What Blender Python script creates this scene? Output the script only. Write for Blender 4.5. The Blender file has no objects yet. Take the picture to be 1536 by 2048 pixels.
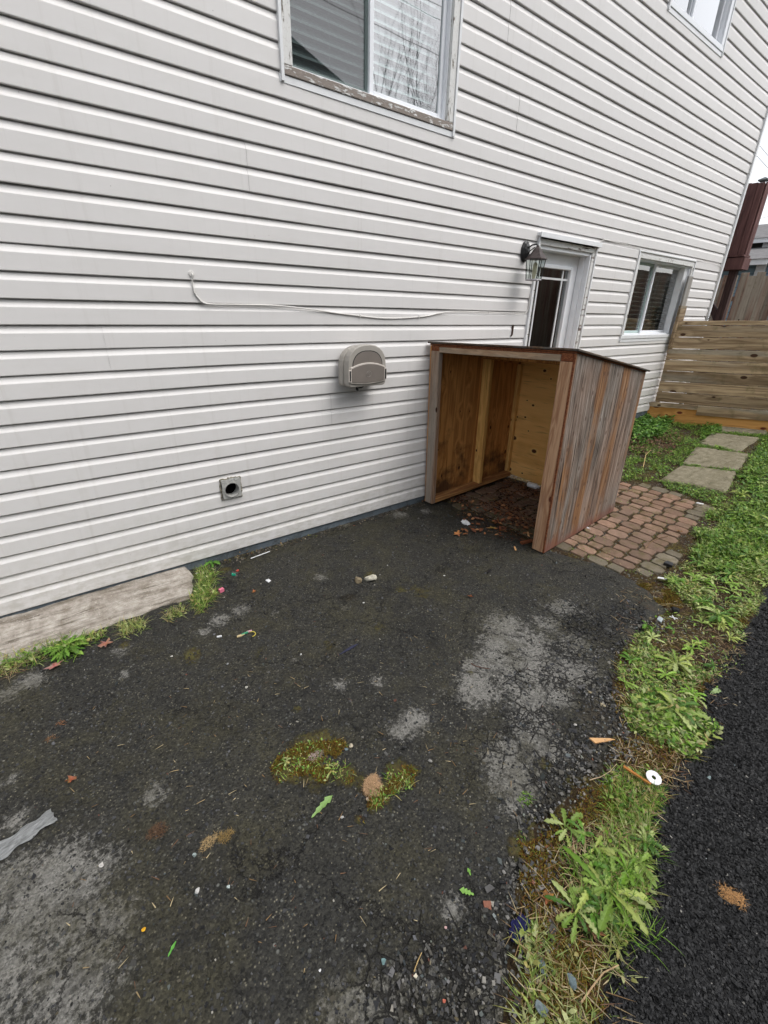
import bpy, bmesh, math, random
import numpy as np
from mathutils import Vector, Matrix
random.seed(7); RNG = np.random.default_rng(7)
scene = bpy.context.scene
col = scene.collection
R = math.radians

# ------------------------------------------------------------------ camera
F_PX, YAW, PITCH, ROLL, CD, CH = 897.0186, 0.65849794, 0.42470373, 0.02448671, 2.8735951, 1.5879359
def _basis():
    cy, sy, cp, sp = math.cos(YAW), math.sin(YAW), math.cos(PITCH), math.sin(PITCH)
    f = Vector((sy*cp, cy*cp, -sp)); r = Vector((cy, -sy, 0)); u = r.cross(f)
    c, s = math.cos(ROLL), math.sin(ROLL)
    return c*r + s*u, -s*r + c*u, f
CR, CU, CF = _basis()
CAM = Vector((0, -CD, CH))
cd = bpy.data.cameras.new('camera'); cam = bpy.data.objects.new('camera', cd); col.objects.link(cam)
cd.sensor_fit = 'HORIZONTAL'; cd.sensor_width = 36; cd.lens = F_PX/1536*36
cd.clip_start = 0.02; cd.clip_end = 400
m = Matrix((CR, CU, -CF)).transposed().to_4x4(); m.translation = CAM
cam.matrix_world = m
scene.camera = cam

# ------------------------------------------------------------------ sky, sun, exposure (overcast)
SUN_EL, SUN_AZ = R(58), R(150)      # azimuth measured from +Y towards +X
w = bpy.data.worlds.new('World'); scene.world = w; w.use_nodes = True
nt = w.node_tree; bg = nt.nodes['Background']
sky = nt.nodes.new('ShaderNodeTexSky'); sky.sky_type = 'NISHITA'; sky.sun_disc = False
sky.sun_elevation = SUN_EL; sky.sun_rotation = SUN_AZ; sky.air_density = 1.0; sky.dust_density = 3.0
hs = nt.nodes.new('ShaderNodeHueSaturation'); hs.inputs['Saturation'].default_value = 0.22
nt.links.new(sky.outputs[0], hs.inputs['Color']); nt.links.new(hs.outputs[0], bg.inputs['Color'])
bg.inputs['Strength'].default_value = 0.15
sl = bpy.data.lights.new('sun', 'SUN'); sl.energy = 0.55; sl.angle = R(40); sl.color = (1, 0.97, 0.93)
so = bpy.data.objects.new('sun', sl); col.objects.link(so)
sd = Vector((math.sin(SUN_AZ)*math.cos(SUN_EL), math.cos(SUN_AZ)*math.cos(SUN_EL), math.sin(SUN_EL)))
so.rotation_euler = sd.to_track_quat('Z', 'Y').to_euler(); so.location = (0, -4, 12)
scene.view_settings.view_transform = 'Standard'; scene.view_settings.look = 'None'
scene.view_settings.gamma = 1; scene.view_settings.use_curve_mapping = False
scene.view_settings.exposure = 0.95
try:
    scene.cycles.max_bounces = 8; scene.cycles.diffuse_bounces = 4; scene.cycles.transparent_max_bounces = 16
except Exception: pass

# ------------------------------------------------------------------ survey helpers (photo point -> point on a real surface)
def ray(px, py):
    return (px-768)/F_PX*CR - (py-1024)/F_PX*CU + CF
def on_wall(px, py, Y=0.0):
    v = ray(px, py); return CAM + v*((Y-CAM.y)/v.y)
def on_x(px, py, X):
    v = ray(px, py); return CAM + v*(X/v.x)
def gz(x, y=0):
    t = x-3.2
    return -0.06 + 0.07*(0 if t < -0.3 else (t if t > 0.3 else (t+0.3)**2/1.2))
def gp(px, py):
    v = ray(px, py); z = 0.0
    for _ in range(40):
        p = CAM + v*((z-CAM.z)/v.z); z = 0.6*z + 0.4*gz(p.x)
    return Vector((p.x, p.y, gz(p.x)))
def gzn(x):
    t = x-3.2
    return -0.06 + 0.07*np.where(t < -0.3, 0, np.where(t > 0.3, t, (t+0.3)**2/1.2))

# ------------------------------------------------------------------ numpy noise
def _hash(ix, iy, seed):
    h = (ix.astype(np.int64)*374761393 + iy.astype(np.int64)*668265263 + seed*2147483647) & 0xffffffff
    h = ((h ^ (h >> 13))*1274126177) & 0xffffffff
    return ((h ^ (h >> 16)) & 0xffff)/65535.0
def vn(x, y, s=1.0, seed=0, octaves=1):
    x = np.asarray(x, float)*s; y = np.asarray(y, float)*s; out = 0; a = 1; tot = 0
    for o in range(octaves):
        ix, iy = np.floor(x), np.floor(y); fx, fy = x-ix, y-iy
        fx = fx*fx*(3-2*fx); fy = fy*fy*(3-2*fy)
        v = (_hash(ix, iy, seed+o)*(1-fx)+_hash(ix+1, iy, seed+o)*fx)*(1-fy) + (_hash(ix, iy+1, seed+o)*(1-fx)+_hash(ix+1, iy+1, seed+o)*fx)*fy
        out = out + a*v; tot += a; a *= .5; x = x*2.03+7.1; y = y*2.03+3.7
    return out/tot
def sdist(px, py, poly):
    """signed distance to polygon, positive inside"""
    d = np.full(px.shape, 1e9); ins = np.zeros(px.shape, bool); n = len(poly)
    for i in range(n):
        ax, ay = poly[i]; bx_, by_ = poly[(i+1) % n]
        ex, ey = bx_-ax, by_-ay; L = ex*ex+ey*ey+1e-12
        t = np.clip(((px-ax)*ex+(py-ay)*ey)/L, 0, 1)
        d = np.minimum(d, np.hypot(px-ax-t*ex, py-ay-t*ey))
        c = ((ay > py) != (by_ > py)) & (px < (bx_-ax)*(py-ay)/((by_-ay) if by_ != ay else 1e-9)+ax)
        ins ^= c
    return np.where(ins, d, -d)
def wpoly(pts):
    return [(gp(*p).x, gp(*p).y) for p in pts]

# ------------------------------------------------------------------ object helpers
def tag(o, label=None, cat=None, group=None, kind=None):
    if label: o['label'] = label
    if cat: o['category'] = cat
    if group: o['group'] = group
    if kind: o['kind'] = kind
    return o
def empty(name, loc=(0, 0, 0), rz=0):
    o = bpy.data.objects.new(name, None); o.location = loc; o.rotation_euler = (0, 0, rz)
    o.empty_display_size = .1; col.objects.link(o); return o
class MB:
    """collects shapes and links them as one mesh object"""
    def __init__(s): s.v = []; s.f = []
    def add(s, vs, fs):
        b = len(s.v); s.v += [tuple(q) for q in vs]; s.f += [tuple(i+b for i in q) for q in fs]; return s
    def box(s, x0, x1, y0, y1, z0, z1, fn=None):
        vs = [(x, y, z) for x in (x0, x1) for y in (y0, y1) for z in (z0, z1)]
        if fn: vs = [fn(*q) for q in vs]
        return s.add(vs, [(0, 1, 3, 2), (4, 6, 7, 5), (0, 4, 5, 1), (2, 3, 7, 6), (0, 2, 6, 4), (1, 5, 7, 3)])
    def prism(s, poly, y0, y1, fn=lambda a, b, c: (a, c, b)):
        n = len(poly); vs = [fn(a, b, y0) for a, b in poly] + [fn(a, b, y1) for a, b in poly]
        fs = [tuple(range(n)), tuple(range(2*n-1, n-1, -1))] + [(i, i+n, (i+1) % n+n, (i+1) % n) for i in range(n)]
        return s.add(vs, fs)
    def tube(s, path, r, n=8, caps=True):
        P = [Vector(p) for p in path]; rs = r if isinstance(r, (list, tuple)) else [r]*len(P)
        b = len(s.v); up = None
        for i, p in enumerate(P):
            d = (P[min(i+1, len(P)-1)]-P[max(i-1, 0)]).normalized()
            if up is None:
                up = d.orthogonal().normalized()
            up = (up - d*up.dot(d)).normalized(); sd_ = d.cross(up)
            for k in range(n):
                a = 2*math.pi*k/n; q = p + (up*math.cos(a)+sd_*math.sin(a))*rs[i]; s.v.append(tuple(q))
        for i in range(len(P)-1):
            for k in range(n):
                a, c = b+i*n+k, b+i*n+(k+1) % n; s.f.append((a, c, c+n, a+n))
        if caps:
            s.f.append(tuple(b+k for k in range(n-1, -1, -1))); e = b+(len(P)-1)*n; s.f.append(tuple(e+k for k in range(n)))
        return s
    def build(s, name, mat, parent=None, bevel=0, smooth=False, origin=None, seg=2):
        off = Vector((0, 0, 0))
        if parent is not None:
            off = wloc(parent)
        if origin is not None: off = Vector(origin)
        me = bpy.data.meshes.new(name)
        me.from_pydata([tuple(Vector(q)-off) for q in s.v], [], s.f); me.update()
        bm = bmesh.new(); bm.from_mesh(me); bmesh.ops.recalc_face_normals(bm, faces=bm.faces); bm.to_mesh(me); bm.free()
        o = bpy.data.objects.new(name, me); col.objects.link(o)
        if mat: me.materials.append(mat)
        if parent is not None: o.parent = parent
        if origin is not None:
            o.location = off - (wloc(parent) if parent is not None else Vector((0, 0, 0)))
        if smooth:
            for p in me.polygons: p.use_smooth = True
        if bevel:
            md = o.modifiers.new('bevel', 'BEVEL'); md.width = bevel; md.segments = seg; md.limit_method = 'ANGLE'; md.angle_limit = R(40)
            md.harden_normals = False
        return o
def wloc(o):
    p = Vector((0, 0, 0))
    while o is not None:
        p = p + Vector(o.location); o = o.parent
    return p
def np_mesh(name, V, Fa, mat, cols=None, attrs=None, smooth=False, parent=None, nper=None):
    """fast mesh from arrays; Fa is (n,k) index array or list of such arrays"""
    me = bpy.data.meshes.new(name)
    if not isinstance(Fa, list): Fa = [Fa]
    me.vertices.add(len(V)); me.vertices.foreach_set('co', np.asarray(V, np.float32).ravel())
    li = np.concatenate([f.ravel() for f in Fa]).astype(np.int32)
    cnt = np.concatenate([np.full(len(f), f.shape[1], np.int32) for f in Fa])
    st = np.concatenate([[0], np.cumsum(cnt)[:-1]]).astype(np.int32)
    me.loops.add(len(li)); me.loops.foreach_set('vertex_index', li)
    me.polygons.add(len(cnt)); me.polygons.foreach_set('loop_start', st); me.polygons.foreach_set('loop_total', cnt)
    me.polygons.foreach_set('use_smooth', np.full(len(cnt), smooth, bool))
    me.update(calc_edges=True); me.validate()
    if cols is not None:
        a = me.color_attributes.new('Col', 'FLOAT_COLOR', 'POINT')
        c = np.ones((len(V), 4), np.float32); c[:, :3] = cols; a.data.foreach_set('color', c.ravel())
    for k, v in (attrs or {}).items():
        a = me.attributes.new(k, 'FLOAT', 'POINT'); a.data.foreach_set('value', np.asarray(v, np.float32))
    o = bpy.data.objects.new(name, me); col.objects.link(o); me.materials.append(mat)
    if parent is not None: o.parent = parent
    return o

# ------------------------------------------------------------------ node helpers
class NT:
    def __init__(s, name):
        s.m = bpy.data.materials.new(name); s.m.use_nodes = True; s.t = s.m.node_tree
        s.b = s.t.nodes['Principled BSDF']; s.out = s.t.nodes['Material Output']
    def _c(s, sock, v):
        if isinstance(v, bpy.types.NodeSocket): s.t.links.new(v, sock)
        elif isinstance(v, (tuple, list)):
            sock.default_value = tuple(v)+((1,) if len(v) == 3 and sock.type == 'RGBA' else ())
        else: sock.default_value = v
    def n(s, ty, props=None, out=0, **inp):
        nd = s.t.nodes.new(ty)
        for k, v in (props or {}).items(): setattr(nd, k, v)
        for k, v in inp.items():
            s._c(nd.inputs[int(k[1:])] if k[0] == '_' and k[1:].isdigit() else nd.inputs[k.replace('_', ' ')], v)
        return nd.outputs[out]
    def obj(s): return s.n('ShaderNodeTexCoord', out=3)
    def mp(s, vec, scale=(1, 1, 1), loc=(0, 0, 0), rot=(0, 0, 0)): return s.n('ShaderNodeMapping', Vector=vec, Scale=scale, Location=loc, Rotation=rot)
    def noise(s, vec, scale=5, detail=4, rough=.5, dist=0, out=0):
        return s.n('ShaderNodeTexNoise', out=out, Vector=vec, Scale=scale, Detail=detail, Roughness=rough, Distortion=dist)
    def vor(s, vec, scale=5, feature='F1', out=0, rnd=1.0):
        return s.n('ShaderNodeTexVoronoi', {'feature': feature}, out=out, Vector=vec, Scale=scale, Randomness=rnd)
    def mt(s, op, a, b=0.0, c=None, clamp=False):
        d = dict(_0=a, _1=b)
        if c is not None: d['_2'] = c
        return s.n('ShaderNodeMath', {'operation': op, 'use_clamp': clamp}, **d)
    def mr(s, v, a, b, c=0.0, d=1.0, smooth=False):
        return s.n('ShaderNodeMapRange', {'interpolation_type': 'SMOOTHSTEP' if smooth else 'LINEAR'}, Value=v, From_Min=a, From_Max=b, To_Min=c, To_Max=d)
    def mix(s, f, a, b, mode='MIX'):
        nd = s.t.nodes.new('ShaderNodeMix'); nd.data_type = 'RGBA'; nd.blend_type = mode
        s._c(nd.inputs[0], f); s._c(nd.inputs[6], a); s._c(nd.inputs[7], b); return nd.outputs[2]
    def ramp(s, f, stops):
        nd = s.t.nodes.new('ShaderNodeValToRGB'); s._c(nd.inputs[0], f); e = nd.color_ramp.elements
        while len(e) < len(stops): e.new(.5)
        for i, (p, c) in enumerate(stops): e[i].position = p; e[i].color = tuple(c)+(1,)
        return nd.outputs[0]
    def attr(s, name, out=2): 
        nd = s.t.nodes.new('ShaderNodeAttribute'); nd.attribute_name = name; return nd.outputs[out]
    def rnd(s): return s.n('ShaderNodeObjectInfo', out=5)
    def bump(s, h, strength=.3, dist=.01, normal=None):
        nd = s.t.nodes.new('ShaderNodeBump'); s._c(nd.inputs['Height'], h)
        nd.inputs['Strength'].default_value = strength; nd.inputs['Distance'].default_value = dist
        if normal: s._c(nd.inputs['Normal'], normal)
        return nd.outputs[0]
    def fin(s, color, rough=.6, normal=None, spec=.5, **kw):
        s._c(s.b.inputs['Base Color'], color); s._c(s.b.inputs['Roughness'], rough)
        s.b.inputs['Specular IOR Level'].default_value = spec
        if normal: s._c(s.b.inputs['Normal'], normal)
        for k, v in kw.items(): s._c(s.b.inputs[k.replace('_', ' ')], v)
        return s.m
    def sep(s, vec, i): return s.n('ShaderNodeSeparateXYZ', out=i, Vector=vec)

def m_plain(name, c, rough=.6, spec=.4, var=.15, scale=30, bump=0.1, metallic=0):
    t = NT(name); o = t.obj(); nz = t.noise(o, scale, 5, .6)
    c2 = tuple(x*(1-var) for x in c); c1 = tuple(min(1, x*(1+var)) for x in c)
    t.fin(t.ramp(nz, [(.3, c2), (.7, c1)]), rough, t.bump(nz, bump, .003), spec)
    t.b.inputs['Metallic'].default_value = metallic
    return t.m

# ---- siding
def m_siding():
    t = NT('vinyl_siding'); o = t.obj()
    g = t.noise(t.mp(o, (6, 40, 320)), 1.0, 4, .6, 1.2)                # embossed wood grain
    g2 = t.noise(t.mp(o, (1.1, 1, 2.2)), 1.3, 3, .5)
    dirt = t.noise(t.mp(o, (3, 3, 1.2)), 2.2, 7, .65)
    z = t.sep(o, 2)
    low = t.mr(z, 0.0, 0.8, 1, 0, True); splash = t.mt('MULTIPLY', t.mr(z, 0.0, .30, 1, 0), t.mr(t.noise(t.mp(o, (5, 5, 12)), 3, 7, .7), .42, .62))
    c = t.mix(g2, (.672, .655, .642), (.715, .698, .685))
    c = t.mix(t.mt('MULTIPLY', t.mr(dirt, .45, .8), t.mt('ADD', t.mt('MULTIPLY', low, .35), .10)), c, (.50, .48, .44))
    stk = t.noise(t.mp(o, (22, 1, .7)), 1, 5, .65)
    c = t.mix(t.mr(stk, .56, .74, 0, .30), c, (.50, .475, .44))
    alg = t.noise(t.mp(o, (2.2, 1, 5)), 1.4, 8, .7)
    c = t.mix(t.mt('MULTIPLY', t.mr(alg, .52, .7, 0, .4), t.mr(z, -.1, 1.4, 1, .25)), c, (.47, .46, .40))
    c = t.mix(t.mt('MULTIPLY', splash, .45), c, (.36, .34, .28))
    sp = t.vor(t.mp(o, (1, 1, 1)), 9, out=0)                          # few tiny dirt specks
    c = t.mix(t.mr(sp, .012, .022, .75, 0), c, (.22, .20, .17))
    n = t.bump(g, .22, .0012); n = t.bump(t.noise(t.mp(o, (1.3, 1, 5)), 2.0, 2), .12, .01, n)
    return t.fin(c, .52, n, .35)
# ---- peeling paint
def m_peel(name, amount=.5, base=(.74, .74, .72), axis=(30, 30, 3), wood=(.22, .19, .16)):
    t = NT(name); o = t.obj()
    nz = t.noise(t.mp(o, axis), 1.0, 9, .68, .6)
    fine = t.noise(t.mp(o, tuple(a*4 for a in axis)), 1, 6, .7)
    f = t.mt('ADD', t.mt('MULTIPLY', nz, .8), t.mt('MULTIPLY', fine, .2))
    k = t.mr(f, amount-.012, amount+.012)
    crk = t.vor(t.mp(o, tuple(a*1.6 for a in axis)), 1.6, 'DISTANCE_TO_EDGE')
    wd = t.mix(fine, tuple(x*.45 for x in wood), tuple(x*1.35 for x in wood))
    pt = t.mix(t.mr(crk, .0, .035, .55, 0), t.mix(fine, tuple(x*.86 for x in base), base), (.33, .30, .26))
    c = t.mix(k, wd, pt)
    return t.fin(c, t.mr(k, 0, 1, .95, .5), t.bump(t.mt('ADD', t.mt('MULTIPLY', k, .7), t.mt('MULTIPLY', fine, .5)), .7, .003), .3)
# ---- wood
def m_wood(name, light, dark, axis='z', grain=60, knots=6, weather=0.0, grey=(.24, .22, .20), knotc=(.05, .02, .01), moss=0, stain=0, red=0, vary=.25, ksize=.02, ring=1.0, spots=None):
    t = NT(name); o0 = t.obj(); rn = t.rnd()
    o = t.n('ShaderNodeVectorMath', {'operation': 'ADD'}, _0=o0, _1=t.n('ShaderNodeCombineXYZ', X=t.mt('MULTIPLY', rn, 7.3), Y=t.mt('MULTIPLY', rn, 3.1), Z=t.mt('MULTIPLY', rn, 5.7)))
    st = {'x': (.06, 1, 1), 'y': (1, .06, 1), 'z': (1, 1, .06)}[axis]
    k2 = {'x': (.45, 1, 1), 'y': (1, .45, 1), 'z': (1, 1, .45)}[axis]
    ax_ = 'xyz'.index(axis); oth = [i for i in range(3) if i != ax_]
    uv = t.n('ShaderNodeCombineXYZ', X=t.mt('MULTIPLY', t.sep(o, ax_), .55), Y=t.mt('ADD', t.sep(o, oth[0]), t.sep(o, oth[1])), Z=0.0)
    kd = t.n('ShaderNodeTexVoronoi', {'feature': 'F1', 'voronoi_dimensions': '2D'}, Vector=uv, Scale=knots)
    wob = t.mr(kd, 0, .30, .16, 0)
    gv = t.mp(o, tuple(a*grain for a in st))
    g = t.noise(gv, 1.0, 6, .65, .8)
    w1 = t.noise(t.mp(o, tuple(a*grain*.22 for a in st)), 1.0, 3, .55, .5)
    rings = t.mt('SINE', t.mt('MULTIPLY', t.mt('ADD', w1, wob), 42*ring))
    gg = t.mt('ADD', t.mt('MULTIPLY', g, .65), t.mt('MULTIPLY', t.mr(rings, -1, 1), .35))
    c = t.ramp(gg, [(.22, dark), (.5, tuple((a+b)/2 for a, b in zip(light, dark))), (.72, light)])
    if weather:
        ww = t.noise(t.mp(o, tuple(a*6 for a in st)), 1.0, 5, .6, .4)
        gc = t.mix(g, tuple(x*.5 for x in grey), tuple(x*1.45 for x in grey))
        c = t.mix(t.mr(ww, .62-weather*.45, .78-weather*.45, 0, .92), c, gc)
    if stain:
        sn = t.noise(o, 5, 5, .6); zz = t.sep(o0, 2)
        c = t.mix(t.mt('MULTIPLY', t.mr(t.mt('ADD', sn, t.mt('MULTIPLY', zz, -.35)), .36, .56, 0, .9), stain), c, (.028, .014, .01))
    if moss:
        mn = t.noise(o, 7, 6, .65)
        c = t.mix(t.mr(mn, .60-moss*.1, .78, 0, .75), c, (.095, .10, .03))
    kc = t.n('ShaderNodeTexVoronoi', {'feature': 'F1', 'voronoi_dimensions': '2D'}, out=1, Vector=uv, Scale=knots)
    ks = t.mt('MULTIPLY', t.mt('POWER', t.sep(kc, 0), 1.6), ksize*1.7)
    kk = t.mr(t.mt('SUBTRACT', kd, ks), 0, ksize*.55, 1, 0)
    if spots:
        cy_, cz_ = t.sep(o0, 1), t.sep(o0, 2); kk = None; halo = None
        for (sy, sz, sr) in spots:
            dd_ = t.mt('SQRT', t.mt('ADD', t.mt('POWER', t.mt('ABSOLUTE', t.mt('SUBTRACT', cy_, sy)), 2.0), t.mt('POWER', t.mt('ABSOLUTE', t.mt('MULTIPLY', t.mt('SUBTRACT', cz_, sz), 1.4)), 2.0)))
            a_ = t.mr(dd_, sr*.8, sr*1.15, 1, 0); h_ = t.mr(dd_, sr*1.1, sr*2.2, 1, 0)
            kk = a_ if kk is None else t.mt('MAXIMUM', kk, a_); halo = h_ if halo is None else t.mt('MAXIMUM', halo, h_)
        c = t.mix(t.mt('MULTIPLY', halo, .45), c, tuple(min(.9, x*1.25) for x in light))
    c = t.mix(kk, c, knotc)
    fine = t.noise(t.mp(o, tuple(a*grain*3 for a in st)), 1.0, 3, .6)
    c = t.mix(t.mr(fine, .30, .42, .45, 0), c, tuple(x*.35 for x in dark))
    v = t.mr(rn, 0, 1, 1-vary, 1+vary)
    c = t.mix(1.0, c, t.n('ShaderNodeCombineXYZ', X=v, Y=v, Z=v), 'MULTIPLY')
    return t.fin(c, .85, t.bump(t.mt('SUBTRACT', t.mt('ADD', g, t.mt('MULTIPLY', fine, .6)), t.mt('MULTIPLY', kk, .5)), .55, .004), .25)

def m_side_panel():
    """weathered grey plywood with rusty brown runs down the grain; object x = depth of the crate side"""
    t = NT('weathered_plywood_side'); o = t.obj(); x = t.sep(o, 0); z = t.sep(o, 2)
    wn = t.noise(t.mp(o, (3, 3, 1.1)), 1, 4, .6)
    wn2 = t.noise(t.mp(o, (9, 9, 2.6)), 1, 4, .65)
    xx = t.mt('ADD', t.mt('ADD', x, t.mt('MULTIPLY', t.mt('SUBTRACT', wn, .5), .16)), t.mt('MULTIPLY', t.mt('SUBTRACT', wn2, .5), .10))
    def band(cx, wd, z0, z1, a=1):
        b = t.mr(t.mt('ABSOLUTE', t.mt('SUBTRACT', xx, cx)), wd*.35, wd, a, 0, True)
        h = t.mr(t.mt('ABSOLUTE', t.mt('SUBTRACT', z, (z0+z1)/2)), (z1-z0)/2-.12, (z1-z0)/2+.12, 1, 0, True)
        return t.mt('MULTIPLY', b, h)
    s = band(.13, .07, -.1, .8)
    for a in (band(.43, .085, -.1, 1.5), band(.78, .085, -.1, 1.5, .95), band(1.11, .06, .5, 1.5, .9), band(.27, .05, .1, .6, .6), band(.60, .05, -.1, .3, .6), band(.01, .03, -.1, 1.5, .7)):
        s = t.mt('MAXIMUM', s, a)
    rag = t.noise(t.mp(o, (34, 34, 1.5)), 1, 6, .7, .6); blot = t.noise(t.mp(o, (5, 5, 2.2)), 1, 4, .6)
    s = t.mt('MULTIPLY', s, t.mr(blot, .34, .56, .35, 1.1))
    s = t.mr(t.mt('ADD', s, t.mt('MULTIPLY', t.mt('SUBTRACT', rag, .5), 2.4)), .12, 1.0, 0, .92)
    g = t.mt('ADD', t.mt('MULTIPLY', t.noise(t.mp(o, (62, 62, 1.7)), 1, 6, .72, .35), 1.35), -.175)
    cath = t.mt('SINE', t.mt('MULTIPLY', t.noise(t.mp(o, (9, 9, .5)), 1, 3, .5, .3), 60))
    brd = t.noise(t.mp(o, (16, 16, .25)), 1, 3, .6)
    gg = t.mt('ADD', t.mt('ADD', t.mt('MULTIPLY', g, .70), t.mt('MULTIPLY', t.mr(cath, -1, 1), .06)), t.mt('MULTIPLY', brd, .26))
    grey = t.ramp(gg, [(.30, (.035, .026, .021)), (.44, (.12, .095, .078)), (.56, (.235, .20, .172)), (.72, (.40, .36, .32))])
    org = t.ramp(gg, [(.30, (.045, .018, .008)), (.5, (.215, .10, .042)), (.72, (.38, .215, .105))])
    pk = t.noise(t.mp(o, (2, 2, .8)), 1.3, 3)
    grey = t.mix(t.mr(pk, .42, .62, 0, .55), grey, t.mix(1.0, grey, (1.25, .95, .80), 'MULTIPLY'))
    c = t.mix(s, grey, org)
    bot = t.mt('ADD', z, t.mt('MULTIPLY', t.mt('SUBTRACT', t.noise(o, 6, 4), .5), .25))
    c = t.mix(t.mr(bot, .02, .13, .75, 0), c, (.20, .075, .05))
    ck = t.noise(t.mp(o, (60, 60, .9)), 1, 2, .5)
    c = t.mix(t.mr(ck, .30, .34, .9, 0), c, (.02, .012, .008))
    kd = t.n('ShaderNodeTexVoronoi', {'feature': 'F1', 'voronoi_dimensions': '2D'}, Vector=t.n('ShaderNodeCombineXYZ', X=x, Y=t.mt('MULTIPLY', z, .6), Z=0.0), Scale=9.0)
    c = t.mix(t.mr(kd, .06, .11, .65, 0), c, (.09, .05, .035))
    n = t.bump(t.mt('ADD', gg, t.mr(ck, .26, .30, -.6, 0)), .7, .004)
    return t.fin(c, .85, n, .25)

def m_asphalt():
    t = NT('worn_asphalt'); o = t.obj(); pale, moss, crk, dirt = (t.attr(k) for k in ('pale', 'moss', 'crack', 'dirt'))
    big = t.noise(o, 1.1, 5, .6); med = t.noise(o, 11, 8, .7); fine = t.noise(o, 160, 4, .7)
    v1c = t.vor(o, 150, out=1); v1d = t.vor(o, 150, out=0)
    v2c = t.vor(o, 58, out=1); v2d = t.vor(o, 58, out=0)
    r1 = t.sep(v1c, 0); r2 = t.sep(v2c, 1)
    base = t.mix(r1, (.0075, .0072, .0062), (.038, .037, .031))
    base = t.mix(t.mr(t.noise(o, 2.3, 6, .65), .42, .62, 0, .55), base, t.mix(r1, (.014, .0135, .010), (.050, .047, .036)))
    base = t.mix(t.mr(t.noise(o, 6, 5, .7), .50, .68, 0, .6), base, t.mix(r1, (.005, .005, .005), (.018, .018, .0175)))
    # pale stones showing through
    st = t.mt('MULTIPLY', t.mr(r1, .86, .94), t.mr(v1d, .25, .5, .85, 0))
    base = t.mix(st, base, t.mix(t.sep(v1c, 1), (.05, .049, .04), (.24, .22, .16)))
    st2 = t.mt('MULTIPLY', t.mr(r2, .90, .93), t.mr(v2d, .2, .38, 1, 0))
    base = t.mix(t.mt('MULTIPLY', st2, t.mr(t.mt('ADD', med, t.mt('MULTIPLY', crk, .3)), .40, .60)), base, t.mix(t.sep(v2c, 2), (.065, .075, .072), (.19, .19, .17)))
    # dry pale patches
    pm = t.mt('ADD', t.mt('ADD', pale, t.mt('MULTIPLY', t.mt('SUBTRACT', t.noise(o, 7, 10, .78, .4), .5), 1.7)), t.mt('MULTIPLY', t.mt('SUBTRACT', t.noise(o, 48, 7, .8, .3), .5), 3.0))
    pm = t.mr(pm, .40, .76)
    pc = t.mix(r1, (.125, .121, .110), (.235, .228, .208))
    base = t.mix(t.mt('MULTIPLY', pm, t.mt('MULTIPLY', t.mr(fine, .36, .5, .7, 1.0), t.mr(med, .36, .46, .4, 1))), base, pc)
    wet = t.noise(o, 1.7, 7, .68, .5)
    base = t.mix(t.mr(wet, .54, .64, 0, .55), base, t.mix(1.0, base, (.42, .42, .42), 'MULTIPLY'))
    olv = t.noise(o, 3.1, 8, .72)
    base = t.mix(t.mr(olv, .47, .62, 0, .60), base, t.mix(r1, (.022, .020, .009), (.062, .056, .030)))
    # cracks
    od = t.n('ShaderNodeVectorMath', {'operation': 'ADD'}, _0=o, _1=t.n('ShaderNodeVectorMath', {'operation': 'SCALE'}, _0=t.noise(o, 14, 4, .6, out=1), Scale=.05))
    e1 = t.vor(od, 11, 'DISTANCE_TO_EDGE'); e2 = t.vor(od, 30, 'DISTANCE_TO_EDGE')
    c1 = t.mt('MULTIPLY', t.mr(e1, .012, .035, 1, 0), t.mr(t.mt('ADD', crk, t.mt('MULTIPLY', med, .4)), .45, .7))
    c2 = t.mt('MULTIPLY', t.mr(e2, .03, .09, 1, 0), t.mr(t.mt('ADD', crk, t.mt('MULTIPLY', med, .5)), .80, 1.0))
    e3 = t.vor(t.n('ShaderNodeVectorMath', {'operation': 'ADD'}, _0=o, _1=t.n('ShaderNodeVectorMath', {'operation': 'SCALE'}, _0=t.noise(o, 4, 6, .7, out=1), Scale=.35)), 2.1, 'DISTANCE_TO_EDGE')
    c3 = t.mt('MULTIPLY', t.mr(e3, .003, .010, .9, 0), t.mr(t.noise(o, 1.9, 3), .46, .56))
    cr = t.mt('MAXIMUM', t.mt('MAXIMUM', c1, c2), c3)
    base = t.mix(t.mt('MULTIPLY', cr, .9), base, (.008, .007, .006))
    # moss and soil
    mm = t.mr(t.mt('ADD', moss, t.mt('MULTIPLY', t.mt('SUBTRACT', t.noise(o, 22, 8, .75), .5), 1.6)), .52, .78)
    mc = t.ramp(t.noise(o, 55, 5, .7), [(.3, (.028, .016, .006)), (.5, (.062, .050, .012)), (.7, (.10, .105, .022))])
    base = t.mix(t.mt('MULTIPLY', mm, .92), base, mc)
    dm = t.mr(t.mt('ADD', dirt, t.mt('MULTIPLY', t.mt('SUBTRACT', med, .5), 1.4)), .5, .9, 0, .8)
    base = t.mix(dm, base, t.mix(fine, (.022, .017, .011), (.065, .053, .035)))
    h = t.mt('ADD', t.mt('MULTIPLY', t.mr(v1d, 0, .6, 1, 0), .35), t.mt('MULTIPLY', t.mr(v2d, 0, .6, 1, 0), .5))
    h = t.mt('ADD', h, t.mt('MULTIPLY', fine, .6)); h = t.mt('SUBTRACT', h, t.mt('MULTIPLY', cr, 2.2)); h = t.mt('ADD', h, t.mt('MULTIPLY', mm, .8))
    n = t.bump(h, .9, .006)
    return t.fin(base, t.mr(t.mt('ADD', pm, med), .3, 1.2, .62, .92), n, .32)

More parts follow.
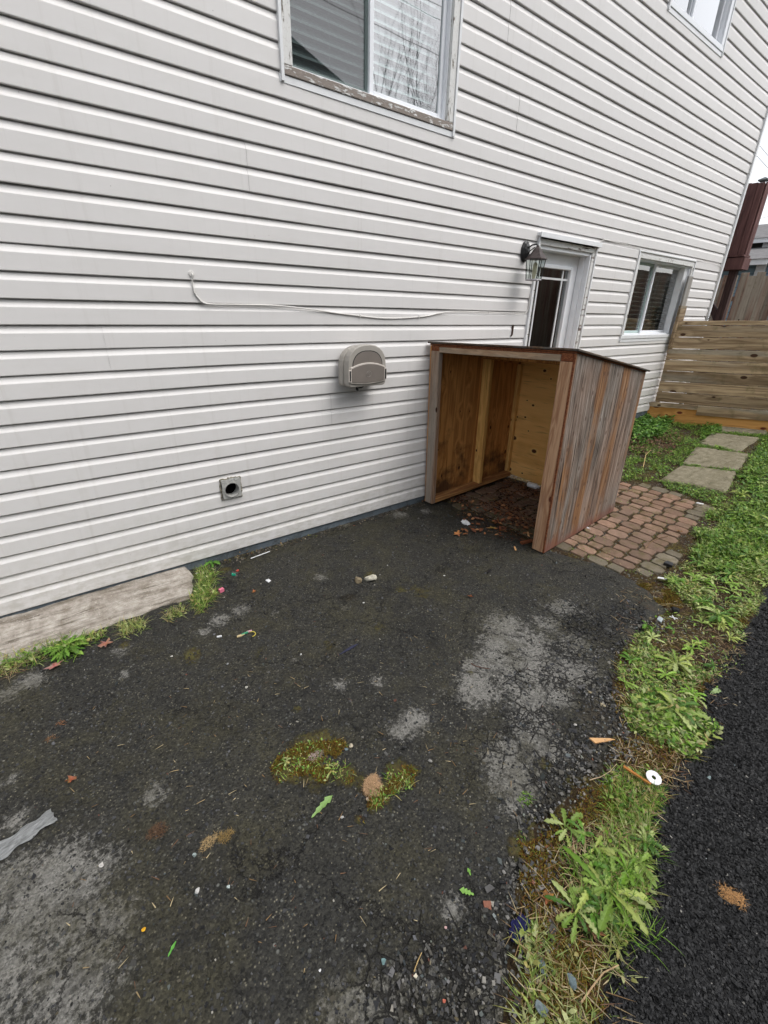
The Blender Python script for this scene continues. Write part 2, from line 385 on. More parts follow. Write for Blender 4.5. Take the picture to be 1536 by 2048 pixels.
def m_new_asphalt():
    t = NT('fresh_asphalt'); o = t.obj()
    v = t.vor(o, 95, out=0); vc = t.sep(t.vor(o, 95, out=1), 0); f = t.noise(o, 220, 3, .6)
    c = t.mix(vc, (.004, .0042, .0046), (.014, .0145, .016))
    c = t.mix(t.mr(t.sep(t.vor(o, 120, out=1), 1), .985, .99), c, (.14, .13, .11))
    n = t.bump(t.mt('ADD', t.mr(v, 0, .6, 1, 0), t.mt('MULTIPLY', f, .4)), 1.0, .008)
    return t.fin(c, .55, n, .4)

def m_soil():
    t = NT('mossy_soil'); o = t.obj()
    a = t.noise(o, 7, 7, .7); b = t.noise(o, 60, 6, .75); v = t.sep(t.vor(o, 120, out=1), 0)
    c = t.ramp(b, [(.3, (.014, .009, .006)), (.5, (.045, .030, .018)), (.72, (.11, .08, .05))])
    c = t.mix(t.mt('MULTIPLY', t.mr(a, .46, .60), t.mr(t.noise(o, 30, 6, .75), .40, .58)), c, t.ramp(b, [(.3, (.035, .026, .008)), (.55, (.095, .075, .018)), (.75, (.13, .125, .03))]))
    c = t.mix(t.mr(v, .93, .95), c, (.13, .14, .13))
    return t.fin(c, .95, t.bump(b, 1.0, .012), .15)

def m_vcol(name, rough=.6, spec=.3, trans=0, bump=0, mul=1.0):
    t = NT(name); c = t.attr('Col', 0)
    if mul != 1: c = t.mix(1.0, c, (mul, mul, mul), 'MULTIPLY')
    t.fin(c, rough, None, spec)
    if bump:
        t._c(t.b.inputs['Normal'], t.bump(t.noise(t.obj(), 220, 4, .65), bump, .002))
    if trans:
        tr = t.n('ShaderNodeBsdfTranslucent', Color=c); ms = t.t.nodes.new('ShaderNodeMixShader'); ms.inputs[0].default_value = trans
        t.t.links.new(t.b.outputs[0], ms.inputs[1]); t.t.links.new(tr, ms.inputs[2]); t.t.links.new(ms.outputs[0], t.out.inputs[0])
    return t.m

def m_glass(name, refl=1.0, tint=(.80, .86, .86), base=0.0):
    t = NT(name)
    g = t.n('ShaderNodeBsdfGlossy', Color=(1, 1, 1), Roughness=.0); tr = t.n('ShaderNodeBsdfTransparent', Color=tint)
    o = t.obj(); nb = t.bump(t.noise(o, 1.6, 2), .04, .02)
    t.t.links.new(nb, g.node.inputs['Normal'])
    fr = t.n('ShaderNodeFresnel', IOR=1.52)
    f = t.mt('ADD', t.mt('MULTIPLY', fr, 1.9*refl), base, clamp=True)
    gm = t.t.nodes.new('ShaderNodeNewGeometry'); f = t.mt('MULTIPLY', f, t.mt('SUBTRACT', 1.0, gm.outputs['Backfacing']))
    ms = t.t.nodes.new('ShaderNodeMixShader'); t.t.links.new(f, ms.inputs[0]); t.t.links.new(tr, ms.inputs[1]); t.t.links.new(g, ms.inputs[2])
    t.t.links.new(ms.outputs[0], t.out.inputs[0]); return t.m
def m_screen():
    t = NT('insect_screen'); tr = t.n('ShaderNodeBsdfTransparent', Color=(1, 1, 1)); d = t.n('ShaderNodeBsdfDiffuse', Color=(.035, .04, .04))
    ms = t.t.nodes.new('ShaderNodeMixShader'); ms.inputs[0].default_value = .42
    t.t.links.new(tr, ms.inputs[1]); t.t.links.new(d, ms.inputs[2]); t.t.links.new(ms.outputs[0], t.out.inputs[0]); return t.m

def m_concrete(name, a, b, scale=8, dark=(.05, .045, .035), st=(1, 3.2, 1)):
    t = NT(name); o = t.obj(); n1 = t.noise(o, scale, 9, .72); n2 = t.noise(o, 90, 5, .7); n3 = t.noise(t.mp(o, st), 6, 8, .74, .3); n4 = t.noise(t.mp(o, tuple(q*.45 for q in st)), 4, 5, .7)
    c = t.mix(t.mr(n1, .35, .65), a, b)
    c = t.mix(t.mr(n3, .52, .66, 0, .8), c, dark)
    c = t.mix(t.mr(n4, .50, .64, 0, .65), c, tuple(x*1.5 for x in dark))
    c = t.mix(t.mr(n2, .60, .68, 0, .6), c, tuple(min(1, x*1.5) for x in b))
    c = t.mix(t.mr(n2, .30, .38, .7, 0), c, tuple(x*.5 for x in dark))
    return t.fin(c, .92, t.bump(t.mt('ADD', n2, n1), .9, .006), .2)

M = {}
M['siding'] = m_siding()
M['white_trim'] = m_plain('white_painted_trim', (.74, .75, .76), .45, .4, .05, 12, .05)
M['vinyl'] = m_plain('white_vinyl_frame', (.78, .80, .83), .35, .45, .03, 8, .02)
M['peel_casing'] = m_peel('peeling_white_paint', .425, axis=(40, 40, 9))
M['peel_sill'] = m_peel('flaking_sill_paint', .545, axis=(16, 50, 60), wood=(.30, .26, .23))
M['peel_head'] = m_peel('chipped_door_head_paint', .42, axis=(6, 30, 40), wood=(.16, .10, .08))
M['glass'] = m_glass('window_glass', 1.2, base=.03); M['glass_up'] = m_glass('coated_window_glass', 1.6, base=.12)
M['glass_dark'] = m_glass('door_glass', 1.5, (.7, .74, .73))
M['screen'] = m_screen()
M['blind'] = m_plain('blind_slat', (.33, .345, .345), .5, .3, .05, 5, .02); M['blind_edge'] = m_plain('blind_slat_edge', (.85, .85, .83), .5, .3, .03, 5, .02)  # darker slats, brighter edges: light and shade put into the colour
M['blind_dim'] = m_plain('dim_blind_slat', (.055, .052, .046), .5, .3, .05, 5, .02); M['blind_edge_dim'] = m_plain('dim_blind_edge', (.26, .24, .20), .5, .3, .05, 5, .02)  # darker copies for the basement window, its dimness put into the colour
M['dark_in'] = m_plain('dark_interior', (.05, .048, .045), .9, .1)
M['rail_teal'] = m_plain('aluminium_sash_inner', (.42, .52, .50), .4, .4, .06, 10, .03)
M['found'] = m_concrete('blue_painted_foundation', (.10, .125, .15), (.145, .17, .19), 6, (.045, .05, .05))
M['ledge'] = m_concrete('weathered_concrete', (.22, .19, .155), (.50, .46, .41), 12, (.065, .05, .032), (.55, 6.0, 1))
M['slab'] = m_concrete('patio_slab_concrete', (.15, .135, .09), (.27, .24, .17), 14, (.095, .085, .05))
M['asphalt'] = m_asphalt(); M['asphalt_new'] = m_new_asphalt(); M['soil'] = m_soil()
M['stone'] = m_vcol('loose_stone', .8, .3, bump=.5)
M['leafcol'] = m_vcol('weed_leaf', .5, .35, trans=.25, mul=1.22)
M['deadcol'] = m_vcol('dry_plant', .85, .15, trans=.1)
M['side_panel'] = m_side_panel()
M['ply_in'] = m_wood('brown_plywood', (.60, .285, .085), (.33, .135, .036), 'z', 34, 5.5, stain=.9, knotc=(.035, .014, .007), vary=.05, ksize=.045)
M['ply_back'] = m_wood('honey_plywood', (.86, .50, .175), (.70, .37, .11), 'y', 22, 3.4, stain=.12, knotc=(.09, .035, .015), vary=.02, ksize=.04, ring=.45, spots=[(lambda q: (q.y+1.0, q.z+.04, sr))(on_x(820+u/3.072, 660+v/3.072, 3.84)) for u, v, sr in ((670, 398, .024), (760, 462, .015), (725, 432, .009), (665, 533, .012), (712, 535, .013), (730, 620, .009), (643, 662, .030), (762, 745, .028), (612, 853, .028), (690, 880, .012), (833, 250, .018), (870, 300, .010))])
M['stud'] = m_wood('honey_stud', (.80, .48, .16), (.58, .31, .09), 'z', 40, 4, stain=.25, vary=.1, ksize=.03)
M['stud_grey'] = m_wood('greyed_stud', (.40, .26, .17), (.20, .115, .07), 'z', 50, 3.5, weather=.55, grey=(.31, .265, .22), vary=.06, ksize=.035)
M['stud_pink'] = m_wood('pinkish_stud', (.52, .32, .19), (.30, .15, .08), 'z', 50, 4, weather=.22, grey=(.30, .26, .22), knotc=(.11, .03, .015), vary=.05, ksize=.035)
M['rail_grey'] = m_wood('greyed_rail', (.52, .35, .22), (.28, .16, .085), 'y', 50, 3, weather=.45, grey=(.36, .30, .23), vary=.05, ksize=.03)
M['sill_wood'] = m_wood('stained_sill', (.52, .27, .10), (.26, .11, .04), 'x', 40, 4, stain=.25, vary=.05)
M['end_grain'] = m_wood('reddish_end_grain', (.26, .095, .04), (.12, .035, .015), 'x', 90, 3, vary=.1)
M['roof_ply'] = m_wood('roof_sheet_edge', (.16, .10, .06), (.05, .03, .02), 'x', 60, 3, weather=.5, grey=(.12, .11, .10))
M['fence'] = m_wood('weathered_fence_board', (.50, .37, .23), (.21, .14, .08), 'x', 44, 4.2, weather=.24, grey=(.38, .34, .27), moss=.35, knotc=(.07, .035, .02), vary=.26, ksize=.05, ring=.6)
M['fence_ply'] = m_wood('orange_plywood_skirt', (.70, .37, .12), (.50, .235, .065), 'x', 22, 5.6, knotc=(.15, .035, .018), vary=.02, ksize=.09, ring=.7, moss=.0)
M['picket'] = m_wood('old_brown_picket', (.34, .20, .145), (.16, .085, .06), 'z', 26, 3, weather=.5, grey=(.38, .33, .26), moss=.1, vary=.3)
M['deck'] = m_wood('maroon_deck_stain', (.165, .082, .076), (.09, .044, .041), 'z', 40, 1.2, vary=.10, ksize=.01)
M['post'] = m_wood('dark_deck_post', (.07, .04, .035), (.035, .02, .018), 'z', 40, 1.2, vary=.1, ksize=.01)
M['plank'] = m_wood('silver_plank', (.30, .27, .24), (.13, .11, .09), 'z', 60, 3, weather=.6, grey=(.30, .29, .27), vary=.1)
M['black'] = m_plain('black_iron', (.012, .012, .013), .4, .5, .3, 60, .1)
M['cable'] = m_plain('cream_cable', (.66, .64, .61), .45, .4, .08, 10, .02)
M['greycable'] = m_plain('grey_cable', (.30, .29, .28), .5, .4, .08, 10, .02)
M['box_light'] = m_plain('taupe_plastic_shell', (.36, .335, .30), .42, .4, .05, 20, .03)
M['box_dark'] = m_plain('taupe_plastic_drawer', (.19, .165, .145), .45, .4, .08, 9, .03)
M['box_rim'] = m_plain('pale_plastic_rim', (.56, .51, .46), .4, .4, .05, 20, .02)  # paler than the shell to paint a highlight along the rims
M['shingle'] = m_plain('grey_shingles', (.17, .165, .165), .9, .2, .25, 8, .3)
M['blue_wall'] = m_plain('pale_blue_siding', (.20, .29, .35), .6, .3, .05, 3, .05)
M['vent_metal'] = m_plain('weathered_vent_plastic', (.38, .38, .36), .5, .4, .25, 60, .3)
M['caulk'] = m_plain('dirty_caulk', (.24, .22, .17), .8, .2, .5, 45, .6)
M['void'] = m_plain('vent_hole_dark', (.004, .004, .004), .9, .05)
# ================================================================== THE HOUSE
S = 0.114
WIN1 = (1.462, 2.720, 2.722, 4.00); WIN2 = (5.715, 7.20, 1.325, 2.215); WIN3 = (5.262, 6.480, 4.085, 5.22)
DOOR = (3.880, 4.815, -0.40, 2.205); VENT = (.835, .965, .405, .535)
OPEN = [WIN1, WIN2, WIN3, DOOR, VENT]
house = tag(empty('house'), 'house clad in pale grey horizontal vinyl siding', 'house')

def siding():
    V, Fq = [], []
    prof = [(.0, .008), (.0, -.0128), (.0018, -.0148), (.004, -.0154), (.040, -.0152), (.0755, -.0150), (.079, -.0136), (.086, -.0094), (.095, -.0056), (.1075, -.0032), (.1088, .008), (.114, .008)]
    seams = {3: [.02, 6.3], 1: [-2.6, 4.4], 2: [2.22], 5: [1.83, -1.7], 7: [1.70, 5.2], 9: [-1.2, 5.1], 15: [1.71, -.9], 13: [2.34, -2.1], 17: [-1.4, 5.6], 19: [1.21, 7.4], 21: [1.69, -2.4], 23: [5.88, .1], 11: [.35, 5.4], 25: [3.4], 27: [0.6, 4.5], 29: [3.2], 31: [1.2]}
    X0, X1 = -7.0, 8.115
    def clip(zb, lo, hi):
        out = []
        for i in range(len(prof)):
            z, y = zb+prof[i][0], prof[i][1]
            if i:
                zp, yp = zb+prof[i-1][0], prof[i-1][1]
                for L in (lo, hi):
                    if (zp < L-1e-9 < z-2e-9) and z > zp: out.append((L, yp+(y-yp)*(L-zp)/(z-zp)))
            if lo-1e-9 <= z <= hi+1e-9: out.append((z, y))
        return out
    for k in range(0, 52):
        zb = k*S; base_k = k if k % 2 else k-1
        sm = seams.get(base_k if k > 0 else 1, [])
        cuts = sorted(set([X0, X1, 5.0] + sm + [x for o in OPEN if o[2] < zb+S and o[3] > zb for x in o[:2]]))
        off0 = 0
        for a, b in zip(cuts[:-1], cuts[1:]):
            if a in sm: off0 = .0017 if off0 == 0 else 0
            if a >= 5.0-1e-6 and zb < .34: continue
            rng = [(zb, zb+S)]
            for o in OPEN:
                if a >= o[0]-1e-6 and b <= o[1]+1e-6:
                    nr = []
                    for lo, hi in rng:
                        if o[2] <= lo and o[3] >= hi: continue
                        if o[3] <= lo or o[2] >= hi: nr.append((lo, hi)); continue
                        if o[2] > lo: nr.append((lo, o[2]))
                        if o[3] < hi: nr.append((o[3], hi))
                    rng = nr
            for lo, hi in rng:
                pts = clip(zb, lo, hi)
                if len(pts) < 2: continue
                n = max(1, int((b-a)/.16)); xs = np.linspace(a, b, n+1)
                wav = (vn(xs, np.full_like(xs, k//2*3.3), 1.6, 11)-.5)*.0055+(vn(xs, np.full_like(xs, k//2*2.3), 6, 14)-.5)*.0012
                wz = (vn(xs, np.full_like(xs, k//2*5.1), 1.1, 12)-.5)*.0055
                bi = len(V); m_ = len(pts)
                for i, x in enumerate(xs):
                    for z, y in pts:
                        V.append((x, y-off0+wav[i], z+wz[i]*(0 if z in (lo, hi) and (lo, hi) != (zb, zb+S) else 1)))
                for i in range(n):
                    for j in range(m_-1):
                        q = bi+i*m_+j; Fq.append((q, q+m_, q+m_+1, q+1))
    o = np_mesh('siding', V, np.array(Fq), M['siding'], smooth=False, parent=house)
    return o
siding()

# body of the house behind the siding
mb = MB()
def wall_with_holes(mb, x0, x1, z0, z1, holes, y):
    xs = sorted(set([x0, x1]+[h for o in holes for h in o[:2]])); zs = sorted(set([z0, z1]+[h for o in holes for h in o[2:]]))
    xs = [x for x in xs if x0 <= x <= x1]; zs = [z for z in zs if z0 <= z <= z1]
    for a, b in zip(xs[:-1], xs[1:]):
        for c, d in zip(zs[:-1], zs[1:]):
            if any(a >= o[0]-1e-6 and b <= o[1]+1e-6 and c >= o[2]-1e-6 and d <= o[3]+1e-6 for o in holes): continue
            mb.add([(a, y, c), (b, y, c), (b, y, d), (a, y, d)], [(0, 1, 2, 3)])
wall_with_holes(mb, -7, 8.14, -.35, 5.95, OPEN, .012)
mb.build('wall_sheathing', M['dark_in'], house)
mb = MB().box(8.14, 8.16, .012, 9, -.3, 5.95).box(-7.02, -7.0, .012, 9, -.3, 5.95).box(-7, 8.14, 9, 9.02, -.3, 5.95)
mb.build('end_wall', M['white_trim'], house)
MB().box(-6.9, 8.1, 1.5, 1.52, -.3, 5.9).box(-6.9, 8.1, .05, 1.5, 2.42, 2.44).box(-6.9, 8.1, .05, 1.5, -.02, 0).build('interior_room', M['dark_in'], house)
mb = MB()
mb.add([(-7.5, -.55, 5.85), (8.7, -.55, 5.85), (8.7, 4.5, 8.2), (-7.5, 4.5, 8.2), (-7.5, 9.5, 5.85), (8.7, 9.5, 5.85)], [(0, 1, 2, 3), (3, 2, 5, 4), (0, 3, 4), (1, 5, 2), (0, 4, 5, 1)])
mb.build('roof', M['shingle'], house)
MB().box(8.098, 8.165, -.030, .02, .16, 5.9).box(8.098, 8.105, -.036, -.030, .16, 5.9).build('corner_post', M['white_trim'], house, bevel=.003)
# foundation: a blue painted strip with an uneven lower edge
mb = MB().box(-7, 5.0, -.004, .011, -.35, -.001).box(5.0, 8.12, -.004, .011, -.3, .345)
mb.build('foundation', M['found'], house)

# --- window one (upper, flaking casing)
def window(name_lbl, O, casing_mat, sill_mat, depth, frame_w, mull, sash_mat, screen_side=None, blind=True, slat=.05, plain=False, label=None, extra_inset=0):
    x0, x1, z0, z1 = O
    f = MB()
    # thin outer j-channel trim
    f.box(x0-.022, x0-.004, -.030, .01, z0-.03, z1+.02).box(x1+.004, x1+.022, -.030, .01, z0-.03, z1+.02).box(x0-.022, x1+.022, -.030, .01, z1+.02, z1+.034)
    w_ = f.build('window', M['white_trim'], house, bevel=.0015)
    if label: tag(w_, label)
    cw = frame_w
    c = MB().box(x0-.003, x0+cw, -.022, .02, z0+.045, z1).box(x1-cw, x1+.003, -.022, .02, z0+.045, z1).box(x0+cw, x1-cw, -.022, .02, z1-cw, z1)
    c.build('casing', casing_mat, w_, bevel=.003)
    s = MB().box(x0-.002, x1+.002, -.026, .03, z0, z0+.042)
    s.build('sill', sill_mat, w_, bevel=.004)
    MB().box(x0-.03, x1+.03, -.0195, .0, z0-.034, z0-.002).build('sill_flashing', M['white_trim'], w_)
    ix0, ix1, iz0, iz1 = x0+cw, x1-cw, z0+.042, z1-cw
    d = depth
    j = MB().box(ix0, ix0+.012, .0, d+.05, iz0, iz1).box(ix1-.012, ix1, .0, d+.05, iz0, iz1).box(ix0+.012, ix1-.012, .0, d+.05, iz1-.012, iz1).box(ix0+.012, ix1-.012, .005, d+.05, iz0, iz0+.014)
    j.build('jamb', M['vinyl'], w_, bevel=.002)
    ax0, ax1, az0, az1 = ix0+.012, ix1-.012, iz0+.014, iz1-.012
    mx = mull
    fw = .030
    a = MB().box(mx, mx+fw, d, d+.022, az0, az1).box(ax1-fw, ax1, d, d+.022, az0, az1).box(mx+fw, ax1-fw, d, d+.022, az0, az0+fw).box(mx+fw, ax1-fw, d, d+.022, az1-fw, az1)
    a.build('sash', sash_mat, w_, bevel=.003)
    a = MB().box(ax0, ax0+fw, d+.026, d+.046, az0, az1).box(mx-.012, mx+.022, d+.026, d+.046, az0, az1).box(ax0+fw, mx-.012, d+.026, d+.046, az0, az0+fw).box(ax0+fw, mx-.012, d+.026, d+.046, az1-fw, az1)
    a.build('sash', M['rail_teal'] if sash_mat is not M['vinyl'] or not plain else M['vinyl'], w_, bevel=.003)
    MB().box(mx+fw-.004, ax1-fw+.004, d+.010, d+.014, az0+fw-.004, az1-fw+.004).build('pane', M['glass_up'] if z0 > 2 else M['glass'], w_)
    MB().box(ax0+fw-.004, mx-.008, d+.034, d+.038, az0+fw-.004, az1-fw+.004).build('pane', M['glass_up'] if z0 > 2 else M['glass'], w_)
    if screen_side:
        MB().add([(ax0+.02, d+.020, az0+.01), (mx-.004, d+.020, az0+.01), (mx-.004, d+.020, az1-.01), (ax0+.02, d+.020, az1-.01)], [(0, 1, 2, 3)]).build('insect_screen', M['screen'], w_)
    if blind:
        b = MB(); be = MB(); z = az0+.02; k = 0
        while z < az1:
            hw = slat*.54
            dy, dz = hw*math.cos(.95 if blind == 'closed' else .30), hw*math.sin(.95 if blind == 'closed' else .30)
            y = d+.085+random.uniform(-.0015, .0015); zz = z+random.uniform(-.0015, .0015)
            b.add([(ax0+.01, y-dy, zz-dz), (ax1-.01, y-dy, zz-dz), (ax1-.01, y, zz+.004), (ax0+.01, y, zz+.004), (ax1-.01, y+dy, zz+dz), (ax0+.01, y+dy, zz+dz)], [(0, 1, 2, 3), (3, 2, 4, 5)])
            be.box(ax0+.01, ax1-.01, y-dy-.002, y-dy, zz-dz-.001, zz-dz+(.0095 if blind == 'closed' else .0022))  # bright strip paints the lit front edge of each slat
            z += slat*(.92 if blind == 'closed' else 1.0)
        for cx in (ax0+(mx-ax0)*.55, mx+.12, ax1-.16):
            b.box(cx, cx+.003, d+.066, d+.068, az0, az1)
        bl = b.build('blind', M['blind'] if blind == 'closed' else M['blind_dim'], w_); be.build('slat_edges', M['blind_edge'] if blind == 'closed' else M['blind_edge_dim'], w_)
    return w_
window('w1', WIN1, M['peel_casing'], M['peel_sill'], .030, .050, 2.055, M['vinyl'], True, 'closed', .052, label='upper window with flaking white casing and closed blinds')
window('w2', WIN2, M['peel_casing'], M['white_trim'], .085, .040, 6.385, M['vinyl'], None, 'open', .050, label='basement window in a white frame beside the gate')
w3 = window('w3', WIN3, M['vinyl'], M['vinyl'], .030, .055, 5.80, M['vinyl'], None, None, .05, plain=True, label='newer upper window with clean white vinyl frame')
# window two: thick inner right jamb and head box
MB().box(7.06, 7.155, .02, .10, 1.37, 2.17).build('inner_stop', M['white_trim'], bpy.data.objects['window.001'], bevel=.004)

# --- door
dx0, dx1, dz1 = 3.90, 4.80, 2.18
dr = MB().box(3.862, 3.880, -.032, .01, -.02, 2.225).box(4.815, 4.833, -.032, .01, -.02, 2.225)
df = dr.build('door_frame', M['white_trim'], house, bevel=.002)
MB().box(3.842, 4.852, -.055, .0, 2.208, 2.232).box(3.842, 4.852, -.058, -.050, 2.196, 2.236).build('drip_cap', M['white_trim'], df, bevel=.002)
MB().box(3.880, 4.815, -.020, .03, 2.146, 2.192).build('head_casing', M['peel_head'], df, bevel=.003)
MB().box(3.880, 3.912, -.020, .03, -.02, 2.146).box(4.770, 4.815, -.020, .03, -.02, 2.146).build('side_casing', M['peel_head'], df, bevel=.004)
MB().box(3.912, 3.935, .03, .16, -.02, 2.13).box(4.752, 4.770, -.010, .16, -.02, 2.13).box(3.935, 4.752, .0, .16, 2.115, 2.146).box(4.735, 4.752, .04, .10, -.02, 2.115).box(3.935, 3.95, .04, .10, -.02, 2.115).build('jamb', M['vinyl'], df, bevel=.003)
# slab with glazed opening
gx0, gx1, gz0, gz1 = 4.055, 4.612, .40, 1.985
d = MB().box(3.950, gx0, .10, .145, .0, 2.115).box(gx1, 4.735, .10, .145, .0, 2.115).box(gx0, gx1, .10, .145, gz1, 2.115).box(gx0, gx1, .10, .145, 0, gz0)
door = d.build('door', M['vinyl'], house, bevel=.002); tag(door, 'white door with a long glazed panel')
MB().box(gx0-.03, gx0, .086, .102, gz0-.03, gz1+.03).box(gx1, gx1+.03, .086, .102, gz0-.03, gz1+.03).box(gx0, gx1, .086, .102, gz1, gz1+.03).box(gx0, gx1, .086, .102, gz0-.03, gz0).build('glazing_frame', M['vinyl'], door, bevel=.006)
MB().box(gx0, gx1, .118, .122, gz0, gz1).build('pane', M['glass_dark'], door)
MB().box(4.118, 4.134, .110, .117, gz0, gz1).box(4.508, 4.526, .110, .117, gz0, gz1).box(gx0, 4.118, .110, .117, 1.890, 1.908).box(4.134, 4.508, .110, .117, 1.890, 1.908).box(4.526, gx1, .110, .117, 1.890, 1.908).build('glazing_bar', M['white_trim'], door)

# ================================================================== FIXTURES ON THE WALL
def cable(name, label, pts, mat, r=.0035, y=-.022, clips=()):
    root = empty(name, pts[0][:3] if len(pts[0]) > 2 else (pts[0][0], y, pts[0][1]))
    P = [Vector((p[0], (p[2] if len(p) > 2 else y), p[1])) for p in pts]
    Q = []
    for i in range(len(P)-1):
        p0, p1, p2, p3 = P[max(i-1, 0)], P[i], P[i+1], P[min(i+2, len(P)-1)]
        for s in range(6):
            t = s/6; Q.append(.5*((2*p1)+(p2-p0)*t+(2*p0-5*p1+4*p2-p3)*t*t+(3*p1-p0-3*p2+p3)*t**3))
    Q.append(P[-1])
    root.location = P[0]
    MB().tube(Q, r, 7).build('wire', mat, root, smooth=True)
    for (cx, cz) in clips:
        MB().box(cx-.005, cx+.005, y-.007, y+.004, cz-.008, cz+.008).build('clip', mat, root, bevel=.001)
    return tag(root, label, 'cable')
cable('wall_cable', 'cream cable sagging across the siding from a wall hole to the door frame',
      [(.834, 1.742, -.004), (.836, 1.738, -.030), (.832, 1.70), (.836, 1.652), (.852, 1.622), (.892, 1.594), (1.02, 1.592), (1.20, 1.594), (1.355, 1.591), (1.55, 1.577), (1.75, 1.557), (1.95, 1.540), (2.142, 1.527), (2.35, 1.529), (2.583, 1.546), (2.72, 1.568), (2.912, 1.584), (3.3, 1.583), (3.75, 1.582), (3.83, 1.590), (3.852, 1.64), (3.855, 1.75)], M['cable'], .0045, -.021, [(.836, 1.652), (1.95, 1.540), (2.50, 1.539), (3.3, 1.583)])
cable('overhead_cable', 'thin pale cable running from the door head over the basement window to the house corner',
      [(4.86, 2.19, -.02), (4.87, 2.25), (4.95, 2.275), (5.2, 2.272), (5.6, 2.262), (6.0, 2.25), (6.5, 2.238), (7.0, 2.245), (7.5, 2.262), (7.9, 2.262), (8.05, 2.235), (8.085, 2.15), (8.09, 1.7), (8.09, .4)], M['cable'], .004, -.021)
gm = bpy.data.objects['wall_cable']; MB().tube([(.834, -.024, 1.742), (.834, -.006, 1.742)], .014, 14).build('grommet', M['cable'], gm, bevel=.002)
# hose hanger / storage pocket
def arch(x0, x1, z0, z1, zt, n=14, r=.03):
    """outline: flat-ish bottom with round corners, big arch on top"""
    pts = []
    for a in np.linspace(math.pi, 1.5*math.pi, 5): pts.append((x0+r+r*math.cos(a), z0+r+r*math.sin(a)))
    for a in np.linspace(1.5*math.pi, 2*math.pi, 5): pts.append((x1-r+r*math.cos(a), z0+r+r*math.sin(a)))
    cx, hw = (x0+x1)/2, (x1-x0)/2
    for a in np.linspace(0, math.pi, n):
        c, s = math.cos(a), math.sin(a)
        pts.append((cx+hw*math.copysign(abs(c)**.80, c), z1+(zt-z1)*abs(s)**.92))
    return pts
hb = tag(empty('hose_hanger', (1.95, 0, 1.2)), 'taupe plastic wall box with arched top and drawer front, mounted on the siding', 'wall box')
xo0, xo1 = 1.758, 2.085
out = arch(xo0, xo1, 1.078, 1.22, 1.360)
sh = MB().prism(arch(xo0-.012, xo1-.012, 1.078, 1.22, 1.352), -.098, -.045, ).prism(out, -.160, -.098)
sh.build('shell', M['box_light'], hb, bevel=.007, seg=3)
MB().box(1.805, 2.03, -.047, -.010, 1.10, 1.245).build('bracket', M['box_light'], hb, bevel=.01)
MB().prism(arch(1.791, 2.052, 1.10, 1.215, 1.323, r=.02), -.1608, -.1590).build('recess_groove', M['black'], hb)  # thin black plate paints the shade line around the recess
inn = arch(1.796, 2.047, 1.10, 1.213, 1.317, r=.02)
MB().prism(inn, -.1625, -.1595).build('recess_panel', M['box_dark'], hb, bevel=.001)
def curve_panel(x0, x1, zb, zt_, sag_b, sag_t, y0, y1, n=10):
    xs = np.linspace(x0, x1, n); cx, hw = (x0+x1)/2, (x1-x0)/2
    lo = [(x, zb-sag_b*(1-((x-cx)/hw)**2)) for x in xs]; hi = [(x, zt_+sag_t*(1-((x-cx)/hw)**2)) for x in xs[::-1]]
    return lo+hi
MB().prism(curve_panel(1.772, 2.070, 1.108, 1.212, .012, .030, 0, 0), -.170, -.158).build('drawer_rim', M['box_rim'], hb, bevel=.003)
dwr = MB().prism(curve_panel(1.781, 2.061, 1.116, 1.206, .010, .027, 0, 0), -.1735, -.1695).build('drawer', M['box_dark'], hb, bevel=.0015)
ring = MB().tube([(1.922+.020*math.cos(a), -.1740, 1.165+.020*math.sin(a)) for a in np.linspace(0, 2*math.pi, 24)], .0013, 5)
ring.tube([(1.914, -.174, 1.155), (1.914, -.174, 1.167), (1.925, -.174, 1.177), (1.932, -.174, 1.170), (1.920, -.174, 1.160), (1.930, -.174, 1.155)], .0011, 5)
ring.build('emblem', M['box_light'], dwr, smooth=True)
for xa in (1.757, 2.064):
    MB().box(xa, xa+.020, -.1715, -.160, 1.118, 1.198).build('side_slot', M['rail_teal'] if False else M['box_rim'], hb, bevel=.002)
    MB().box(xa+.005, xa+.015, -.1730, -.1700, 1.124, 1.192).build('slot_shadow_plate', M['black'], hb)
MB().tube([(1.87, -.10, 1.08), (1.868, -.10, 1.055), (1.872, -.11, 1.045)], .009, 8).tube([(1.872, -.10, 1.062), (1.91, -.10, 1.064), (1.925, -.10, 1.070)], .006, 8).build('spigot', M['black'], hb)

# exhaust vent
ev = tag(empty('exhaust_vent', (.90, 0, .47)), 'square grey exhaust vent with a dark round hole and crumbling caulk', 'vent')
vm = MB(); cx, cz, r0 = .9015, .4605, .0475
N = 32; y0 = -.034
sq = []
for i in range(N):
    a = 2*math.pi*i/N+math.pi/4; c, s = math.cos(a), math.sin(a); k = 1/max(abs(c), abs(s)); sq.append((cx+.062*k*c, cz+.058*k*s))
ci = [(cx+r0*math.cos(2*math.pi*i/N+math.pi/4), cz+r0*math.sin(2*math.pi*i/N+math.pi/4)) for i in range(N)]
vs = [(p[0], y0, p[1]) for p in sq]+[(p[0], y0, p[1]) for p in ci]+[(p[0], .03, p[1]) for p in sq]
vm.add(vs, [(i, (i+1) % N, (i+1) % N+N, i+N) for i in range(N)]+[(i, i+2*N, (i+1) % N+2*N, (i+1) % N) for i in range(N)])
vm.build('face_plate', M['vent_metal'], ev)
vm = MB(); q = [(cx+(r0)*math.cos(2*math.pi*i/N), cz+(r0)*math.sin(2*math.pi*i/N)) for i in range(N)]
